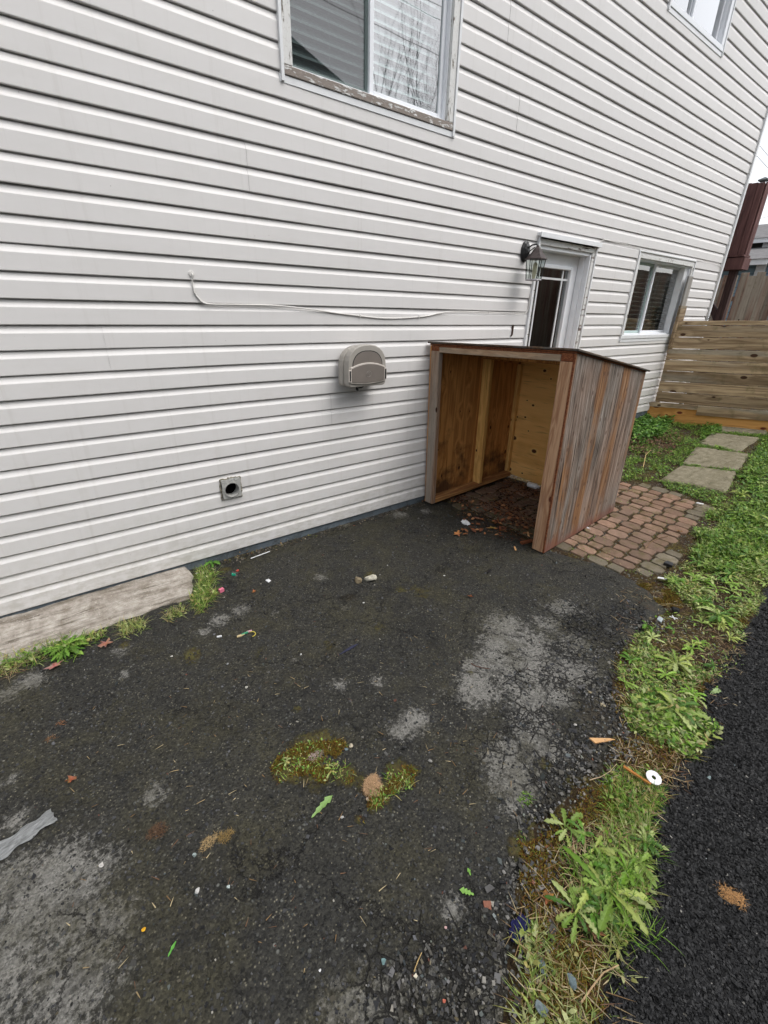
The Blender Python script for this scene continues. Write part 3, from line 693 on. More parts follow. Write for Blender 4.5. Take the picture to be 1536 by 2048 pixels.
vm.add([(a, -.040, b) for a, b in q]+[(a, .25, b) for a, b in q]+[(cx+(a-cx)*1.10, -.040, cz+(b-cz)*1.10) for a, b in q]+[(cx+(a-cx)*1.10, -.030, cz+(b-cz)*1.10) for a, b in q],
       [(i, (i+1) % N, (i+1) % N+N, i+N) for i in range(N)]+[(i, i+2*N, (i+1) % N+2*N, (i+1) % N) for i in range(N)]+[(i+2*N, i+3*N, (i+1) % N+3*N, (i+1) % N+2*N) for i in range(N)]+[tuple(range(N, 2*N))])
vm.build('duct', M['vent_metal'], ev)
MB().prism([(cx+(r0-.001)*math.cos(2*math.pi*i/N), cz+(r0-.001)*math.sin(2*math.pi*i/N)) for i in range(N)], .02, .03).build('duct_back', M['void'], ev)  # black disc stands in for the darkness inside the duct
def rag_loop(x0, x1, z0, z1, y, r, jit, seed):
    rr = random.Random(seed); P = []
    for a, b, n in (((x0, z0), (x1, z0), 14), ((x1, z0), (x1, z1), 14), ((x1, z1), (x0, z1), 14), ((x0, z1), (x0, z0), 14)):
        for i in range(n):
            t = i/n; P.append((a[0]+(b[0]-a[0])*t+rr.uniform(-jit, jit), y+rr.uniform(-.004, .003), a[1]+(b[1]-a[1])*t+rr.uniform(-jit, jit)))
    P.append(P[0]); return P, [r*rr.uniform(.4, 1.4) for _ in P]
P_, r_ = rag_loop(.833, .968, .398, .538, -.019, .0045, .004, 3)
MB().tube(P_, r_, 6).build('caulk_bead', M['caulk'], ev)
P_, r_ = rag_loop(.842, .960, .408, .527, -.027, .003, .004, 5)
MB().tube(P_, r_, 6).build('caulk_bead', M['vent_metal'], ev)
MB().box(.838, .966, -.024, .01, .515, .536).build('top_flange', M['vent_metal'], ev, bevel=.003)

# coach lamp by the door
lp = tag(empty('wall_lantern', (3.69, -.02, 2.07)), 'black coach lantern with clear glass beside the white door', 'lantern')
def lathe(prof, c, n=24, fn=None):
    mb = MB(); V = []; 
    for r, h in prof:
        for i in range(n):
            a = 2*math.pi*i/n; V.append((c[0]+r*math.cos(a), c[1]+r*math.sin(a), c[2]+h))
    Fc = [(k*n+i, k*n+(i+1) % n, (k+1)*n+(i+1) % n, (k+1)*n+i) for k in range(len(prof)-1) for i in range(n)]
    mb.add(V, Fc); return mb
# wall plate: an upright fluted oval
mb = MB(); n = 20; rings = [(.060, -.016), (.062, -.030), (.050, -.038), (.046, -.048), (.030, -.056), (.0, -.060)]
V = []
for r, y in rings:
    for i in range(n):
        a = 2*math.pi*i/n; k = 1+.06*(i % 2); V.append((3.688+r*.80*k*math.cos(a), y, 2.072+r*1.32*k*math.sin(a)))
mb.add(V, [(k*n+i, k*n+(i+1) % n, (k+1)*n+(i+1) % n, (k+1)*n+i) for k in range(len(rings)-1) for i in range(n)])
mb.build('wall_plate', M['black'], lp, smooth=False)
lc = (3.69, -.150)
MB().tube([(3.69, -.05, 2.095), (3.692, -.09, 2.118), (3.694, -.13, 2.120), (3.694, -.150, 2.105), (3.694, -.15, 2.075)], .0065, 8).tube([(3.69, -.05, 2.03), (3.69, -.075, 2.075), (3.69, -.115, 2.095), (3.693, -.145, 2.085)], .005, 8).build('arm', M['black'], lp, smooth=True)
tex = m_plain('bronzed_lamp_cap', (.045, .032, .03), .55, .4, .6, 70, .5)
mb = lathe([(.004, .115), (.012, .108), (.014, .098), (.035, .080), (.048, .058), (.074, .030), (.092, .012), (.092, .006), (.07, .004), (.0, .004)], (lc[0], lc[1], 1.998), 6)
mb.build('cap', tex, lp)
gl = lathe([(.062, .0), (.078, .145)], (lc[0], lc[1], 1.855), 6)
gl.build('lamp_glass', m_glass('lantern_glass', .8, (.82, .86, .84)), lp)
mb = MB()
for i in range(6):
    a = 2*math.pi*i/6
    mb.tube([(lc[0]+.063*math.cos(a), lc[1]+.063*math.sin(a), 1.855), (lc[0]+.080*math.cos(a), lc[1]+.080*math.sin(a), 2.003)], .0035, 5)
mb.build('glass_bars', M['black'], lp)
lathe([(.0, .0), (.066, .0), (.070, -.008), (.062, -.012), (.0, -.012)], (lc[0], lc[1], 1.855), 6).build('base_ring', m_plain('worn_lamp_base', (.40, .38, .40), .5, .4, .3, 60), lp)
lathe([(.012, .0), (.016, .03), (.019, .07), (.018, .11), (.008, .125), (0, .127)], (lc[0], lc[1], 1.858), 14).build('candle_sleeve', m_plain('ivory_candle_sleeve', (.55, .50, .36), .5, .3), lp, smooth=True)
# rusty latch hook on the siding
hk = MB().box(3.655, 3.675, -.022, -.012, 1.395, 1.475).box(3.648, 3.660, -.026, -.018, 1.385, 1.40).build('wall_bracket', m_plain('rusty_metal', (.05, .025, .018), .8, .3, .5, 80, .4), None, bevel=.001, origin=(3.665, 0, 1.43))
tag(hk, 'small rusty metal bracket on the siding left of the door', 'bracket')
# white cover plate on the frame near the lamp is part of the drip cap detail

# ================================================================== THE WOODEN CRATE (open shed)
CORN = {(0, 0, 0): (2.665, -.038, -.038), (0, 0, 1): (2.625, -.034, 1.345), (0, 1, 0): (2.752, -1.282, -.052), (0, 1, 1): (2.775, -1.228, 1.374),
        (1, 1, 0): (3.865, -1.222, -.008), (1, 1, 1): (3.868, -1.200, 1.190), (1, 0, 0): (3.85, -.036, .020), (1, 0, 1): (3.83, -.034, 1.170)}
SHD, SHW, SHH = 1.15, 1.24, 1.40
def sh_(a, b, c):
    a, b, c = a/SHD, b/SHW, c/SHH; p = Vector((0, 0, 0))
    for (i, j, k), q in CORN.items():
        p += Vector(q)*((a if i else 1-a)*(b if j else 1-b)*(c if k else 1-c))
    return p
shed = tag(empty('wooden_crate_shelter', (2.76, -1.0, -.04)), 'open fronted wooden plywood shelter with weathered grey side, against the siding', 'wooden shelter')
def sb(name, mat, *bx, bevel=.003):
    mb = MB()
    for q in bx: mb.box(*q, fn=sh_)
    return mb.build(name, M[mat] if isinstance(mat, str) else mat, shed, bevel=bevel)
sp_ = sb('side_panel', 'side_panel', (.004, 1.15, 1.226, 1.240, 0, 1.388)); sp_.location = (0, 0, 0)
# shift the mesh so its own origin lies at the front lower corner (the stain pattern is laid out from there)
off = Vector((2.752, -1.282, -.052))-wloc(shed); sp_.data.transform(Matrix.Translation(-off)); sp_.location = off
sb('side_panel', 'ply_in', (.004, 1.15, .0, .012, .0, 1.388))
sb('back_panel', 'ply_back', (1.136, 1.148, .014, 1.224, .0, 1.386))
sb('roof_sheet', 'roof_ply', (-.022, 1.175, -.004, 1.262, 1.400, 1.413))
sb('roof_sheet', 'end_grain', (-.002, 1.15, .0, 1.244, 1.389, 1.399))
sb('post', 'stud_grey', (.0, .040, .013, .100, .0, 1.345))
sb('post', 'stud_pink', (.0, .040, 1.138, 1.2245, .0, 1.335))
sb('edge_batten', 'end_grain', (.001, .012, 1.2255, 1.2395, .0, 1.385), bevel=.001)
sb('corner_block', 'end_grain', (.002, .042, .016, .096, 1.347, 1.387))
sb('corner_block', 'end_grain', (.002, .042, 1.140, 1.222, 1.337, 1.387))
sb('top_rail', 'rail_grey', (.0, .040, .099, 1.138, 1.335, 1.376))
sb('top_rail', 'end_grain', (.003, .030, .099, 1.138, 1.3775, 1.388))
sb('sill_board', 'sill_wood', (.042, 1.10, .013, .100, .0, .040))
sb('mid_stud', 'stud', (.615, .655, .013, .100, .041, 1.345))
sb('corner_stud', 'stud', (1.096, 1.135, .013, .055, .041, 1.345))
sb('corner_stud', 'stud', (1.096, 1.135, 1.14, 1.224, .041, 1.345))
sb('mid_stud', 'stud', (.60, .64, 1.140, 1.224, .041, 1.345))
sb('roof_rail', 'ply_in', (.042, 1.095, .013, .052, 1.347, 1.386))
sb('roof_rail', 'ply_in', (.55, .59, .055, 1.138, 1.347, 1.386))
sb('sill_board', 'sill_wood', (.042, 1.095, 1.140, 1.224, .0, .040))
sb('skirt', 'black', (.010, .075, 1.115, 1.228, -.020, -.001), bevel=.002)
cp = sh_(.06, .055, 0)
wh = MB().tube([(cp.x-.008, cp.y-.014, -.045), (cp.x-.008, cp.y+.014, -.045)], .022, 16).box(cp.x-.02, cp.x+.02, cp.y-.018, cp.y-.014, -.045, -.026).box(cp.x-.02, cp.x+.02, cp.y+.014, cp.y+.018, -.045, -.026)
wh.build('caster', M['black'], shed)

# ================================================================== GATE, PLANKS, FENCE, DECK
GD = Vector((.371, -.928, .0)); GN = Vector((-.928, -.371, 0))   # along the gate, and towards the camera side
G0 = Vector((7.045, -.045, 0))
def gt(s, n, z): 
    p = G0+GD*s+GN*n; return Vector((p.x, p.y, z+.030*s))
gate = tag(empty('board_gate', (7.2, -.4, .2)), 'weathered horizontal board gate with mossy planks beside the house wall', 'gate')
zs = [1.537, 1.478, 1.333, 1.185, 1.044, .896, .756, .614, .470]
gate_wood = M['fence']  # default wood of the gate boards
def gboard(s0, s1, n0, n1, z0, z1, name='board', mat=None, wob=.002, seed=0):
    """a plank with slightly uneven long edges; object x runs along the board"""
    rr = random.Random(seed); n = 14; V = []
    o = gt((s0+s1)/2, n0, (z0+z1)/2)
    for i in range(n+1):
        s = s0+(s1-s0)*i/n; a, b = rr.uniform(-wob, wob), rr.uniform(-wob, wob)
        V += [(s-(s0+s1)/2, 0, z0+a-(z0+z1)/2), (s-(s0+s1)/2, 0, z1+b-(z0+z1)/2), (s-(s0+s1)/2, n1-n0, z1+b-(z0+z1)/2), (s-(s0+s1)/2, n1-n0, z0+a-(z0+z1)/2)]
    Fc = [(i*4+j, i*4+(j+1) % 4, (i+1)*4+(j+1) % 4, (i+1)*4+j) for i in range(n) for j in range(4)]+[(0, 1, 2, 3), (n*4+3, n*4+2, n*4+1, n*4)]
    b_ = MB().add(V, Fc).build(name, mat or gate_wood, None, bevel=.003)
    b_.parent = gate; b_.location = o-wloc(gate); b_.rotation_euler = (0, -math.atan(.030), math.atan2(GD.y, GD.x))
    return b_
for i in range(8):
    gboard(.0, 1.75, .0, -.022, zs[i+1]+.004, zs[i]-.004, seed=i)
gboard(-.30, .52, .030, .010, .405, .468, seed=20)
gboard(.525, 1.75, .030, .010, .335, .462, seed=21)
gboard(-.30, 1.75, .034, .054, .175, .402, 'skirt_board', M['fence_ply'], .0, 5)
gboard(.0, .05, -.024, -.060, .20, 1.50, 'stile', wob=0)
gboard(1.0, 1.09, -.024, -.060, .2, 1.50, 'stile', wob=0)
hp = MB().prism([(.0, -.010), (.02, -.020), (.05, -.006), (.05, -.014), (.45, -.030), (.45, .030), (.05, .012), (.05, .006), (.02, .008)], 0, .006)
h_ = hp.build('strap_hinge', M['black'], None); h_.parent = gate; h_.location = gt(.70, .004, 1.428)-wloc(gate); h_.rotation_euler = (0, 0, math.atan2(GD.y, GD.x))
lw = [gt(.30+.02*math.cos(t*2.1)+.012*t, .0, 1.545+.045*abs(math.sin(t*1.3))) for t in np.linspace(0, 6, 30)]
MB().tube(lw, .003, 5).build('latch_wire', M['black'], gate, smooth=True)
# silver plank upright on the wall, with a shorter one in front
pk = MB().box(7.075, 7.205, -.047, -.022, 1.30, 2.065).build('upright_plank', M['plank'], None, bevel=.003, origin=(7.14, -.03, 1.3)); tag(pk, 'taller silver grey plank fixed upright at the basement window', 'plank')
pk = MB().box(6.985, 7.165, -.083, -.050, 1.20, 1.715).build('upright_plank', M['fence'], None, bevel=.003, origin=(7.08, -.07, 1.2)); tag(pk, 'shorter brown plank standing between the window and the gate', 'plank')

# picket fence behind
pf = tag(empty('picket_fence', (12.1, -1.0, .45)), 'tall old brown picket fence behind the gate', 'fence')
y = 3.6; i = 0; rr = random.Random(4)
while y > -6.5:
    wd = .138; x = 12.05+.02*rr.uniform(-1, 1); top = 2.36+rr.uniform(-.05, .05)+.01*(3-y)
    mb = MB(); mb.box(-.01, .01, -wd/2, wd/2, 0, top-.45)
    p_ = mb.build('picket', M['picket'], None, bevel=.004); p_.parent = pf; p_.location = Vector((x, y, .45))-wloc(pf); p_.rotation_euler = (rr.uniform(-.012, .012), 0, rr.uniform(-.05, .05))
    y -= wd+.003; i += 1
MB().box(12.07, 12.11, -6.5, 3.6, .8, .89).box(12.07, 12.11, -6.5, 3.6, 1.9, 1.99).build('rail', M['picket'], pf)

# maroon deck behind the corner
dk = tag(empty('deck', (8.6, 1, .4)), 'maroon stained raised deck on dark posts behind the house corner', 'deck')
MB().box(8.36, 8.62, -.185, 3.2, 2.215, 2.365).build('fascia', M['deck'], dk, bevel=.004)
MB().box(8.35, 8.62, -.165, 3.2, 2.375, 2.40).build('deck_floor', M['deck'], dk)
mb = MB()
for yy in np.arange(-.145, 3.1, .078): mb.box(8.375, 8.395, yy, yy+.0735, 2.40, 3.245+.01*math.sin(yy*90))
mb.build('railing_boards', M['deck'], dk, bevel=.003)
mb = MB()
for xx in np.arange(8.40, 8.55, .078): mb.box(xx, xx+.0735, -.165, -.148, 2.40, 3.245)
mb.build('railing_boards', M['deck'], dk, bevel=.003)
MB().box(8.395, 8.465, -.145, -.075, 2.40, 3.23).build('rail_post', M['deck'], dk, bevel=.004)
mb = MB(); cx_, cy_ = 8.43, -.11
mb.box(cx_-.055, cx_+.055, cy_-.055, cy_+.055, 3.262, 3.275).add([(cx_-.06, cy_-.06, 3.275), (cx_+.06, cy_-.06, 3.275), (cx_+.06, cy_+.06, 3.275), (cx_-.06, cy_+.06, 3.275), (cx_, cy_, 3.31)], [(0, 1, 4), (1, 2, 4), (2, 3, 4), (3, 0, 4), (3, 2, 1, 0)])
mb.build('post_cap', m_plain('grey_post_cap', (.09, .10, .10), .4, .5), dk)
for (xx, yy, sz) in ((8.46, -.10, .095), (8.46, 1.6, .095), (8.62, .22, .05)):
    MB().box(xx, xx+sz, yy, yy+sz, .2, 2.214).build('post', M['post'], dk, bevel=.004)
MB().add([(8.47, .30, 1.95), (8.54, .30, 1.95), (8.54, .22, 1.95), (8.47, .22, 1.95), (8.47, -.02, 1.50), (8.54, -.02, 1.50), (8.54, -.10, 1.56), (8.47, -.10, 1.56)], [(0, 1, 2, 3), (7, 6, 5, 4), (0, 4, 5, 1), (1, 5, 6, 2), (2, 6, 7, 3), (3, 7, 4, 0)]).build('brace', M['post'], dk)

# neighbour's house far behind
nh = tag(empty('neighbour_house', (22, 2, .6)), 'pale blue neighbour house with grey shingle roofs beyond the picket fence', 'house')
XA = 19.0
e0 = on_x(1520, 521, XA); e1 = on_x(1536, 487, XA+3.0); e2 = on_x(1520, 455, XA+5.5)
def nbx(name, mat, *q, **k):
    mb = MB()
    for b in q: mb.box(*b)
    return mb.build(name, M[mat], nh, **k)
nbx('wall', 'blue_wall', (XA+.3, XA+7, -4, 7, .5, e0.z-.02))
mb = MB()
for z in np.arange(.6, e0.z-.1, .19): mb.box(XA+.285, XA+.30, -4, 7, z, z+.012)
mb.build('siding_laps', m_plain('blue_lap_shadow', (.08, .12, .15), .7), nh)  # dark strips paint the shadow line under each lap
yc = on_x(1519, 535, XA+.2).y
nbx('corner_board', 'white_trim', (XA+.22, XA+.28, yc-.16, yc+.10, .5, e0.z-.02))
nbx('fascia', 'white_trim', (XA-.35, XA-.25, yc-.3, 7, e0.z-.14, e0.z+.02), (XA-.10, XA-.02, -4, yc-.32, e0.z+.10, e0.z+.26))
lo_top = on_x(1520, 495, XA+2.2).z
MB().add([(XA-.4, yc-.35, e0.z+.02), (XA-.4, 7, e0.z+.02), (XA+2.2, 7, lo_top), (XA+2.2, yc-.35, lo_top)], [(0, 1, 2, 3)]).build('roof', M['shingle'], nh)
MB().add([(XA-.12, -4, e0.z+.26), (XA-.12, yc-.36, e0.z+.26), (XA+2.2, yc-.36, lo_top+.02), (XA+2.2, -4, lo_top+.02)], [(0, 1, 2, 3)]).build('roof', M['shingle'], nh)
up = on_x(1520, 486, XA+2.3).z; up2 = on_x(1520, 458, XA+4.6).z
nbx('upper_wall', 'dark_in', (XA+2.3, XA+7, -4, 7, lo_top-.5, up))
mb = MB()
for yy in np.arange(-4, 7, .9): mb.box(XA+2.25, XA+2.29, yy, yy+.35, lo_top-.3, up)
mb.build('upper_trim', M['white_trim'], nh)
nbx('fascia', 'white_trim', (XA+2.0, XA+2.1, -4, 7, up-.02, up+.12))
MB().add([(XA+1.95, -4.2, up+.12), (XA+1.95, 7, up+.12), (XA+4.6, 7, up2+.15), (XA+4.6, -4.2, up2+.15), (XA+7.2, 7, up+.1), (XA+7.2, -4.2, up+.1)], [(0, 1, 2, 3), (3, 2, 4, 5)]).build('roof', M['shingle'], nh)

# overhead wires
def wire(lbl, pa, pb, Xa, Xb, r=.006):
    a, b = on_x(*pa, Xa), on_x(*pb, Xb); d = b-a; a = a-d*1.2; b = b+d*1.2
    P = [a+(b-a)*t-Vector((0, 0, 1))*.25*math.sin(math.pi*t)*0 for t in np.linspace(0, 1, 12)]
    o = MB().tube(P, r, 5).build('power_line', M['greycable'], None, origin=tuple(a)); tag(o, lbl, 'wire')
wire('upper of the two wires crossing the sky by the roof edge', (1519, 291), (1536, 311), 16, 15)
wire('lower of the two wires crossing the sky by the roof edge', (1513, 311), (1536, 336), 16, 15)
wire('single thin wire low in the sky beside the maroon deck', (1517, 438), (1536, 433), 17, 15, .004)
# ================================================================== GROUND
def grid(x0, x1, y0, y1, step):
    xs = np.arange(x0, x1+step*.5, step); ys = np.arange(y0, y1+step*.5, step)
    X, Y = np.meshgrid(xs, ys, indexing='ij'); nx, ny = X.shape
    i, j = np.meshgrid(np.arange(nx-1), np.arange(ny-1), indexing='ij'); a = (i*ny+j).ravel()
    return X.ravel(), Y.ravel(), np.stack([a, a+ny, a+ny+1, a+1], 1)
def blobs(X, Y, L):
    out = np.zeros_like(X)
    for b in L:
        p = gp(b[0], b[1]); r = b[2]; k = b[3] if len(b) > 3 else 1.0
        out = np.maximum(out, k*np.exp(-((X-p.x)**2+(Y-p.y)**2)/(2*(r*.75)**2)))
    return out
# whole ground
X, Y, Fq = grid(-44, 60, -44, 60, 2.0)
Z = gzn(np.minimum(X, 12))-.075
np_mesh_o = np_mesh('ground', np.stack([X, Y, Z], 1), Fq, M['soil'], smooth=True); tag(np_mesh_o, kind='structure')
OLD_PX = [(930, 2500), (975, 2200), (1000, 2048), (1020, 1900), (1035, 1750), (1065, 1650), (1140, 1570), (1225, 1500), (1245, 1440), (1222, 1370), (1235, 1300), (1295, 1240), (1312, 1205), (1270, 1165), (1200, 1127), (1120, 1108), (1060, 1085), (985, 1045), (935, 1012), (895, 1003)]
OLD = wpoly(OLD_PX)+[(2.72, .03), (.5, .03), (.0, .03), (-8, .03), (-8, -9), (OLD_PX and wpoly(OLD_PX[:1])[0][0]-.5, -9)]
NEW_PX = [(1060, 2500), (1150, 2200), (1215, 2048), (1255, 1900), (1312, 1800), (1300, 1700), (1335, 1600), (1372, 1530), (1440, 1465), (1405, 1392), (1480, 1295), (1536, 1200)]
NEW = wpoly(NEW_PX)+[(4.1, -2.42), (5.2, -2.35), (7, -2.3), (14, -2.2), (14, -9), (wpoly(NEW_PX[:1])[0][0]-.6, -9)]
# verge soil
X, Y, Fq = grid(.2, 9.0, -3.9, .02, .03)
Z = gzn(X)-.012+(vn(X, Y, 5, 3, 3)-.5)*.035+(vn(X, Y, 25, 5)-.5)*.010
dn = sdist(X, Y, OLD); Z -= np.clip(dn*1.0, 0, .03)
o = np_mesh('verge_soil', np.stack([X, Y, Z], 1), Fq, M['soil'], smooth=True); tag(o, kind='structure')
# old driveway
def sheet(name, box, step, poly, mat, z0, jit, masks=None, rough=.002, slope=.35, outer=None, amp=.010):
    X, Y, Fq = grid(*box, step)
    d = sdist(X, Y, poly)+(vn(X, Y, 9, 21, 3)-.5)*jit
    Z = gzn(X)+z0+(vn(X, Y, 2.2, 31, 2)-.5)*amp+(vn(X, Y, 28, 33, 2)-.5)*rough*2
    Z = Z-np.clip(-d*slope+.0, 0, .05)-np.clip(.03-d, 0, .03)*.25
    keep = (d[Fq] > -.10).any(1)
    at = {k: f(X, Y) for k, f in (masks or {}).items()}
    used = np.unique(Fq[keep]); mp = np.full(len(X), -1); mp[used] = np.arange(len(used))
    V = np.stack([X, Y, Z], 1)[used]; Fk = mp[Fq[keep]]; at = {k: v[used] for k, v in at.items()}
    nv = len(V)
    if outer:
        ov = []; of = []
        for (a, b, c, d_) in outer:
            n_ = nv+len(ov); ov += [(a, c, gz(a)+z0), (b, c, gz(b)+z0), (b, d_, gz(b)+z0), (a, d_, gz(a)+z0)]; of.append((n_, n_+1, n_+2, n_+3))
        V = np.vstack([V, ov]); Fk = np.vstack([Fk, of]); at = {k: np.concatenate([v, np.zeros(len(ov))]) for k, v in at.items()}
    return np_mesh(name, V, Fk, mat, attrs=at, smooth=True)
PALE = [(1010, 1255, .14), (1050, 1290, .18), (1000, 1330, .17), (1080, 1345, .16), (955, 1375, .13), (1150, 1345, .13), (1125, 1215, .11), (830, 1446, .075), (800, 1465, .05), (1060, 1400, .12), (1080, 1480, .12), (1010, 1510, .10), (1030, 1560, .11), (1045, 1610, .08), (1065, 1440, .11), (1150, 1290, .10), (1100, 1250, .10, .9), (1000, 1290, .12), (1120, 1400, .08),
        (310, 1590, .05, .8), (30, 1780, .13, .8), (110, 1760, .13, .85), (60, 1850, .16, .8), (140, 1830, .13, .85), (30, 1930, .15, .75), (150, 1960, .14, .8), (210, 1870, .12, .75), (130, 2030, .14, .7), (190, 1740, .08, .7), (680, 1370, .05, .75), (755, 1365, .04, .9), (640, 1155, .05, .8), (480, 1220, .06, .85), (440, 1240, .06, .9), (405, 1265, .05, .8), (720, 1032, .10, .8), (800, 1030, .08, .9), (850, 1022, .06, .8), (240, 1300, .05, .7), (60, 1362, .07, .9), (20, 1385, .06, .9), (250, 1350, .04, .7),
        (760, 1995, .10, .8), (700, 2025, .09, .85), (850, 1960, .06, .7), (905, 1815, .04, .9), (970, 1985, .07, .7), (470, 1148, .035, .9), (690, 1050, .05, .8), (20, 1560, .05, .7), (30, 1640, .05, .8), (1170, 1225, .06, .8), (940, 1330, .05), (1190, 1590, .05, .6), (1040, 1770, .06, .7), (1010, 1930, .05, .7), (690, 1216, .03, .8), (550, 1225, .03, .8), (590, 1320, .02, .9)]
MOSS = [(620, 1495, .075), (580, 1535, .07), (640, 1545, .07), (600, 1515, .08), (690, 1550, .05), (795, 1550, .065), (760, 1590, .055), (650, 1480, .05), (720, 1560, .04, .8), (825, 1540, .03), (740, 1150, .05, .8), (800, 1180, .06, .6), (850, 1190, .05, .6), (385, 1310, .06, .8), (760, 1253, .05, .6), (660, 1290, .05, .6), (750, 1610, .03, .9), (715, 1640, .02, .9), (840, 1180, .08, .6), (520, 1300, .08, .45), (1080, 1655, .06, .9), (1090, 1530, .04, .7), (1150, 1560, .05, .8), (590, 1420, .03, .7), (940, 1345, .04, .5), (1250, 1350, .05, .9), (1235, 1420, .05, .7), (400, 1150, .05, .9), (450, 1140, .05, .8), (350, 1225, .04, .9), (250, 1290, .04, .8), (1040, 1690, .05, .8), (560, 1550, .03)]
CRK = [(1180, 1250, .20), (1150, 1310, .12, .8), (1210, 1400, .2), (1150, 1500, .16), (1110, 1560, .14), (1090, 1650, .12), (1000, 1900, .10, .9), (900, 1950, .16, .9), (800, 2000, .16, .8), (1260, 1230, .15), (1060, 1440, .12), (1030, 1360, .12, .7), (1040, 1800, .1), (830, 1060, .12, .55), (990, 1500, .1, .7), (1100, 1350, .12, .8), (740, 1000, .1, .5), (500, 1210, .1, .5), (200, 1400, .1, .5), (1000, 2020, .12)]
DIRT = [(1190, 1430, .12, .8), (1180, 1520, .10, .9), (1120, 1610, .08, .8), (700, 1195, .07, .7), (730, 1180, .06, .6), (1260, 1265, .06), (1000, 1065, .15, 1.1), (1060, 1080, .10, 1.1), (950, 1045, .10, 1.0), (430, 1180, .06, .8), (480, 1110, .06, .8), (580, 1090, .06, .7), (840, 1010, .08, .8), (330, 1230, .05, .8), (1230, 1460, .08), (1040, 1880, .05), (1020, 2000, .06, .8), (640, 1060, .05, .6), (1300, 1215, .05), (440, 1660, .05, .5), (1100, 1640, .1, .7)]
masks = {'pale': lambda X, Y: blobs(X, Y, PALE), 'moss': lambda X, Y: blobs(X, Y, MOSS)+.10+.10*(vn(X, Y, 1.5, 77, 2)), 'crack': lambda X, Y: blobs(X, Y, CRK), 'dirt': lambda X, Y: blobs(X, Y, DIRT)}
o = sheet('old_driveway', (-2.2, 3.8, -3.8, .04), .02, OLD, M['asphalt'], 0.0, .06, masks, rough=.0022, outer=[(-8, -2.2, -9, .04), (-2.2, 1.2, -9, -3.8)]); tag(o, kind='structure')
o = sheet('new_driveway', (.4, 6.0, -4.6, -2.1), .02, NEW, M['asphalt_new'], .004, .05, rough=.002, outer=[(6.0, 14, -4.6, -2.32), (.9, 14, -9, -4.6)]); tag(o, kind='structure')

# concrete ledge under the siding, broken outer edge
def rough_slab(name, outline, ztop, thick, mat, step=.02, ragged=.02, rough=.010, seed=0, round_=.025):
    xs = [p[0] for p in outline]; ys = [p[1] for p in outline]
    X, Y, Fq = grid(min(xs)-.03, max(xs)+.03, min(ys)-.03, max(ys)+.03, step)
    d = sdist(X, Y, outline)+(vn(X, Y, 11, 40+seed, 3)-.5)*ragged
    Z = ztop(X, Y)+(vn(X, Y, 6, 50+seed, 3)-.5)*rough+(vn(X, Y, 45, 51+seed, 2)-.5)*rough*.35
    t = np.clip(1-d/round_, 0, 1); Z = Z-t*t*round_*.6-np.where(d < 0, np.clip(-d*4, 0, thick), 0)
    keep = (d[Fq] > -.03).any(1)
    used = np.unique(Fq[keep]); mp = np.full(len(X), -1); mp[used] = np.arange(len(used))
    return np_mesh(name, np.stack([X, Y, Z], 1)[used], mp[Fq[keep]], mat, smooth=True)
led = [(-7, .02), (.535, .02), (.545, -.10), (.50, -.27), (.46, -.36), (.30, -.345), (.10, -.345), (-.20, -.37), (-.55, -.39), (-1.4, -.40), (-7, -.42)]
o = rough_slab('concrete_ledge', led, lambda X, Y: -.020+.075*Y, .12, M['ledge'], .014, .035, .014, 1)
tag(o, 'rough pale concrete footing ledge protruding below the siding at the left', 'ledge')

# patio slabs
SL = [[(1322, 958), (1362.6, 931.6), (1472.5, 944.8), (1450.5, 984.4)], [(1363.7, 929.4), (1391, 894.2), (1496.6, 909.6), (1474.6, 942.6)], [(1397.7, 887.6), (1421.9, 865.7), (1518.6, 876.6), (1474.6, 905.2)], [(1432.9, 862.4), (1443.9, 842.6), (1536, 846), (1534, 868)]]
sl_lab = ['nearest grey stepping slab beside the red brick paving', 'second grey stepping slab counting from the brick paving', 'third grey stepping slab with a pale leaf scrap on its near edge', 'farthest stepping slab lying right against the board gate']
for i, q in enumerate(SL):
    w_ = wpoly(q); cx = sum(a for a, b in w_)/4; cy = sum(b for a, b in w_)/4
    w_ = [(cx+(a-cx)*1.01, cy+(b-cy)*1.01) for a, b in w_]
    o = rough_slab('stepping_slab', w_, lambda X, Y: gzn(X)+.014, .06, M['slab'], .02, .02, .006, 5+i, .015)
    tag(o, sl_lab[i], 'paving slab', 'concrete stepping slabs leading to the gate')

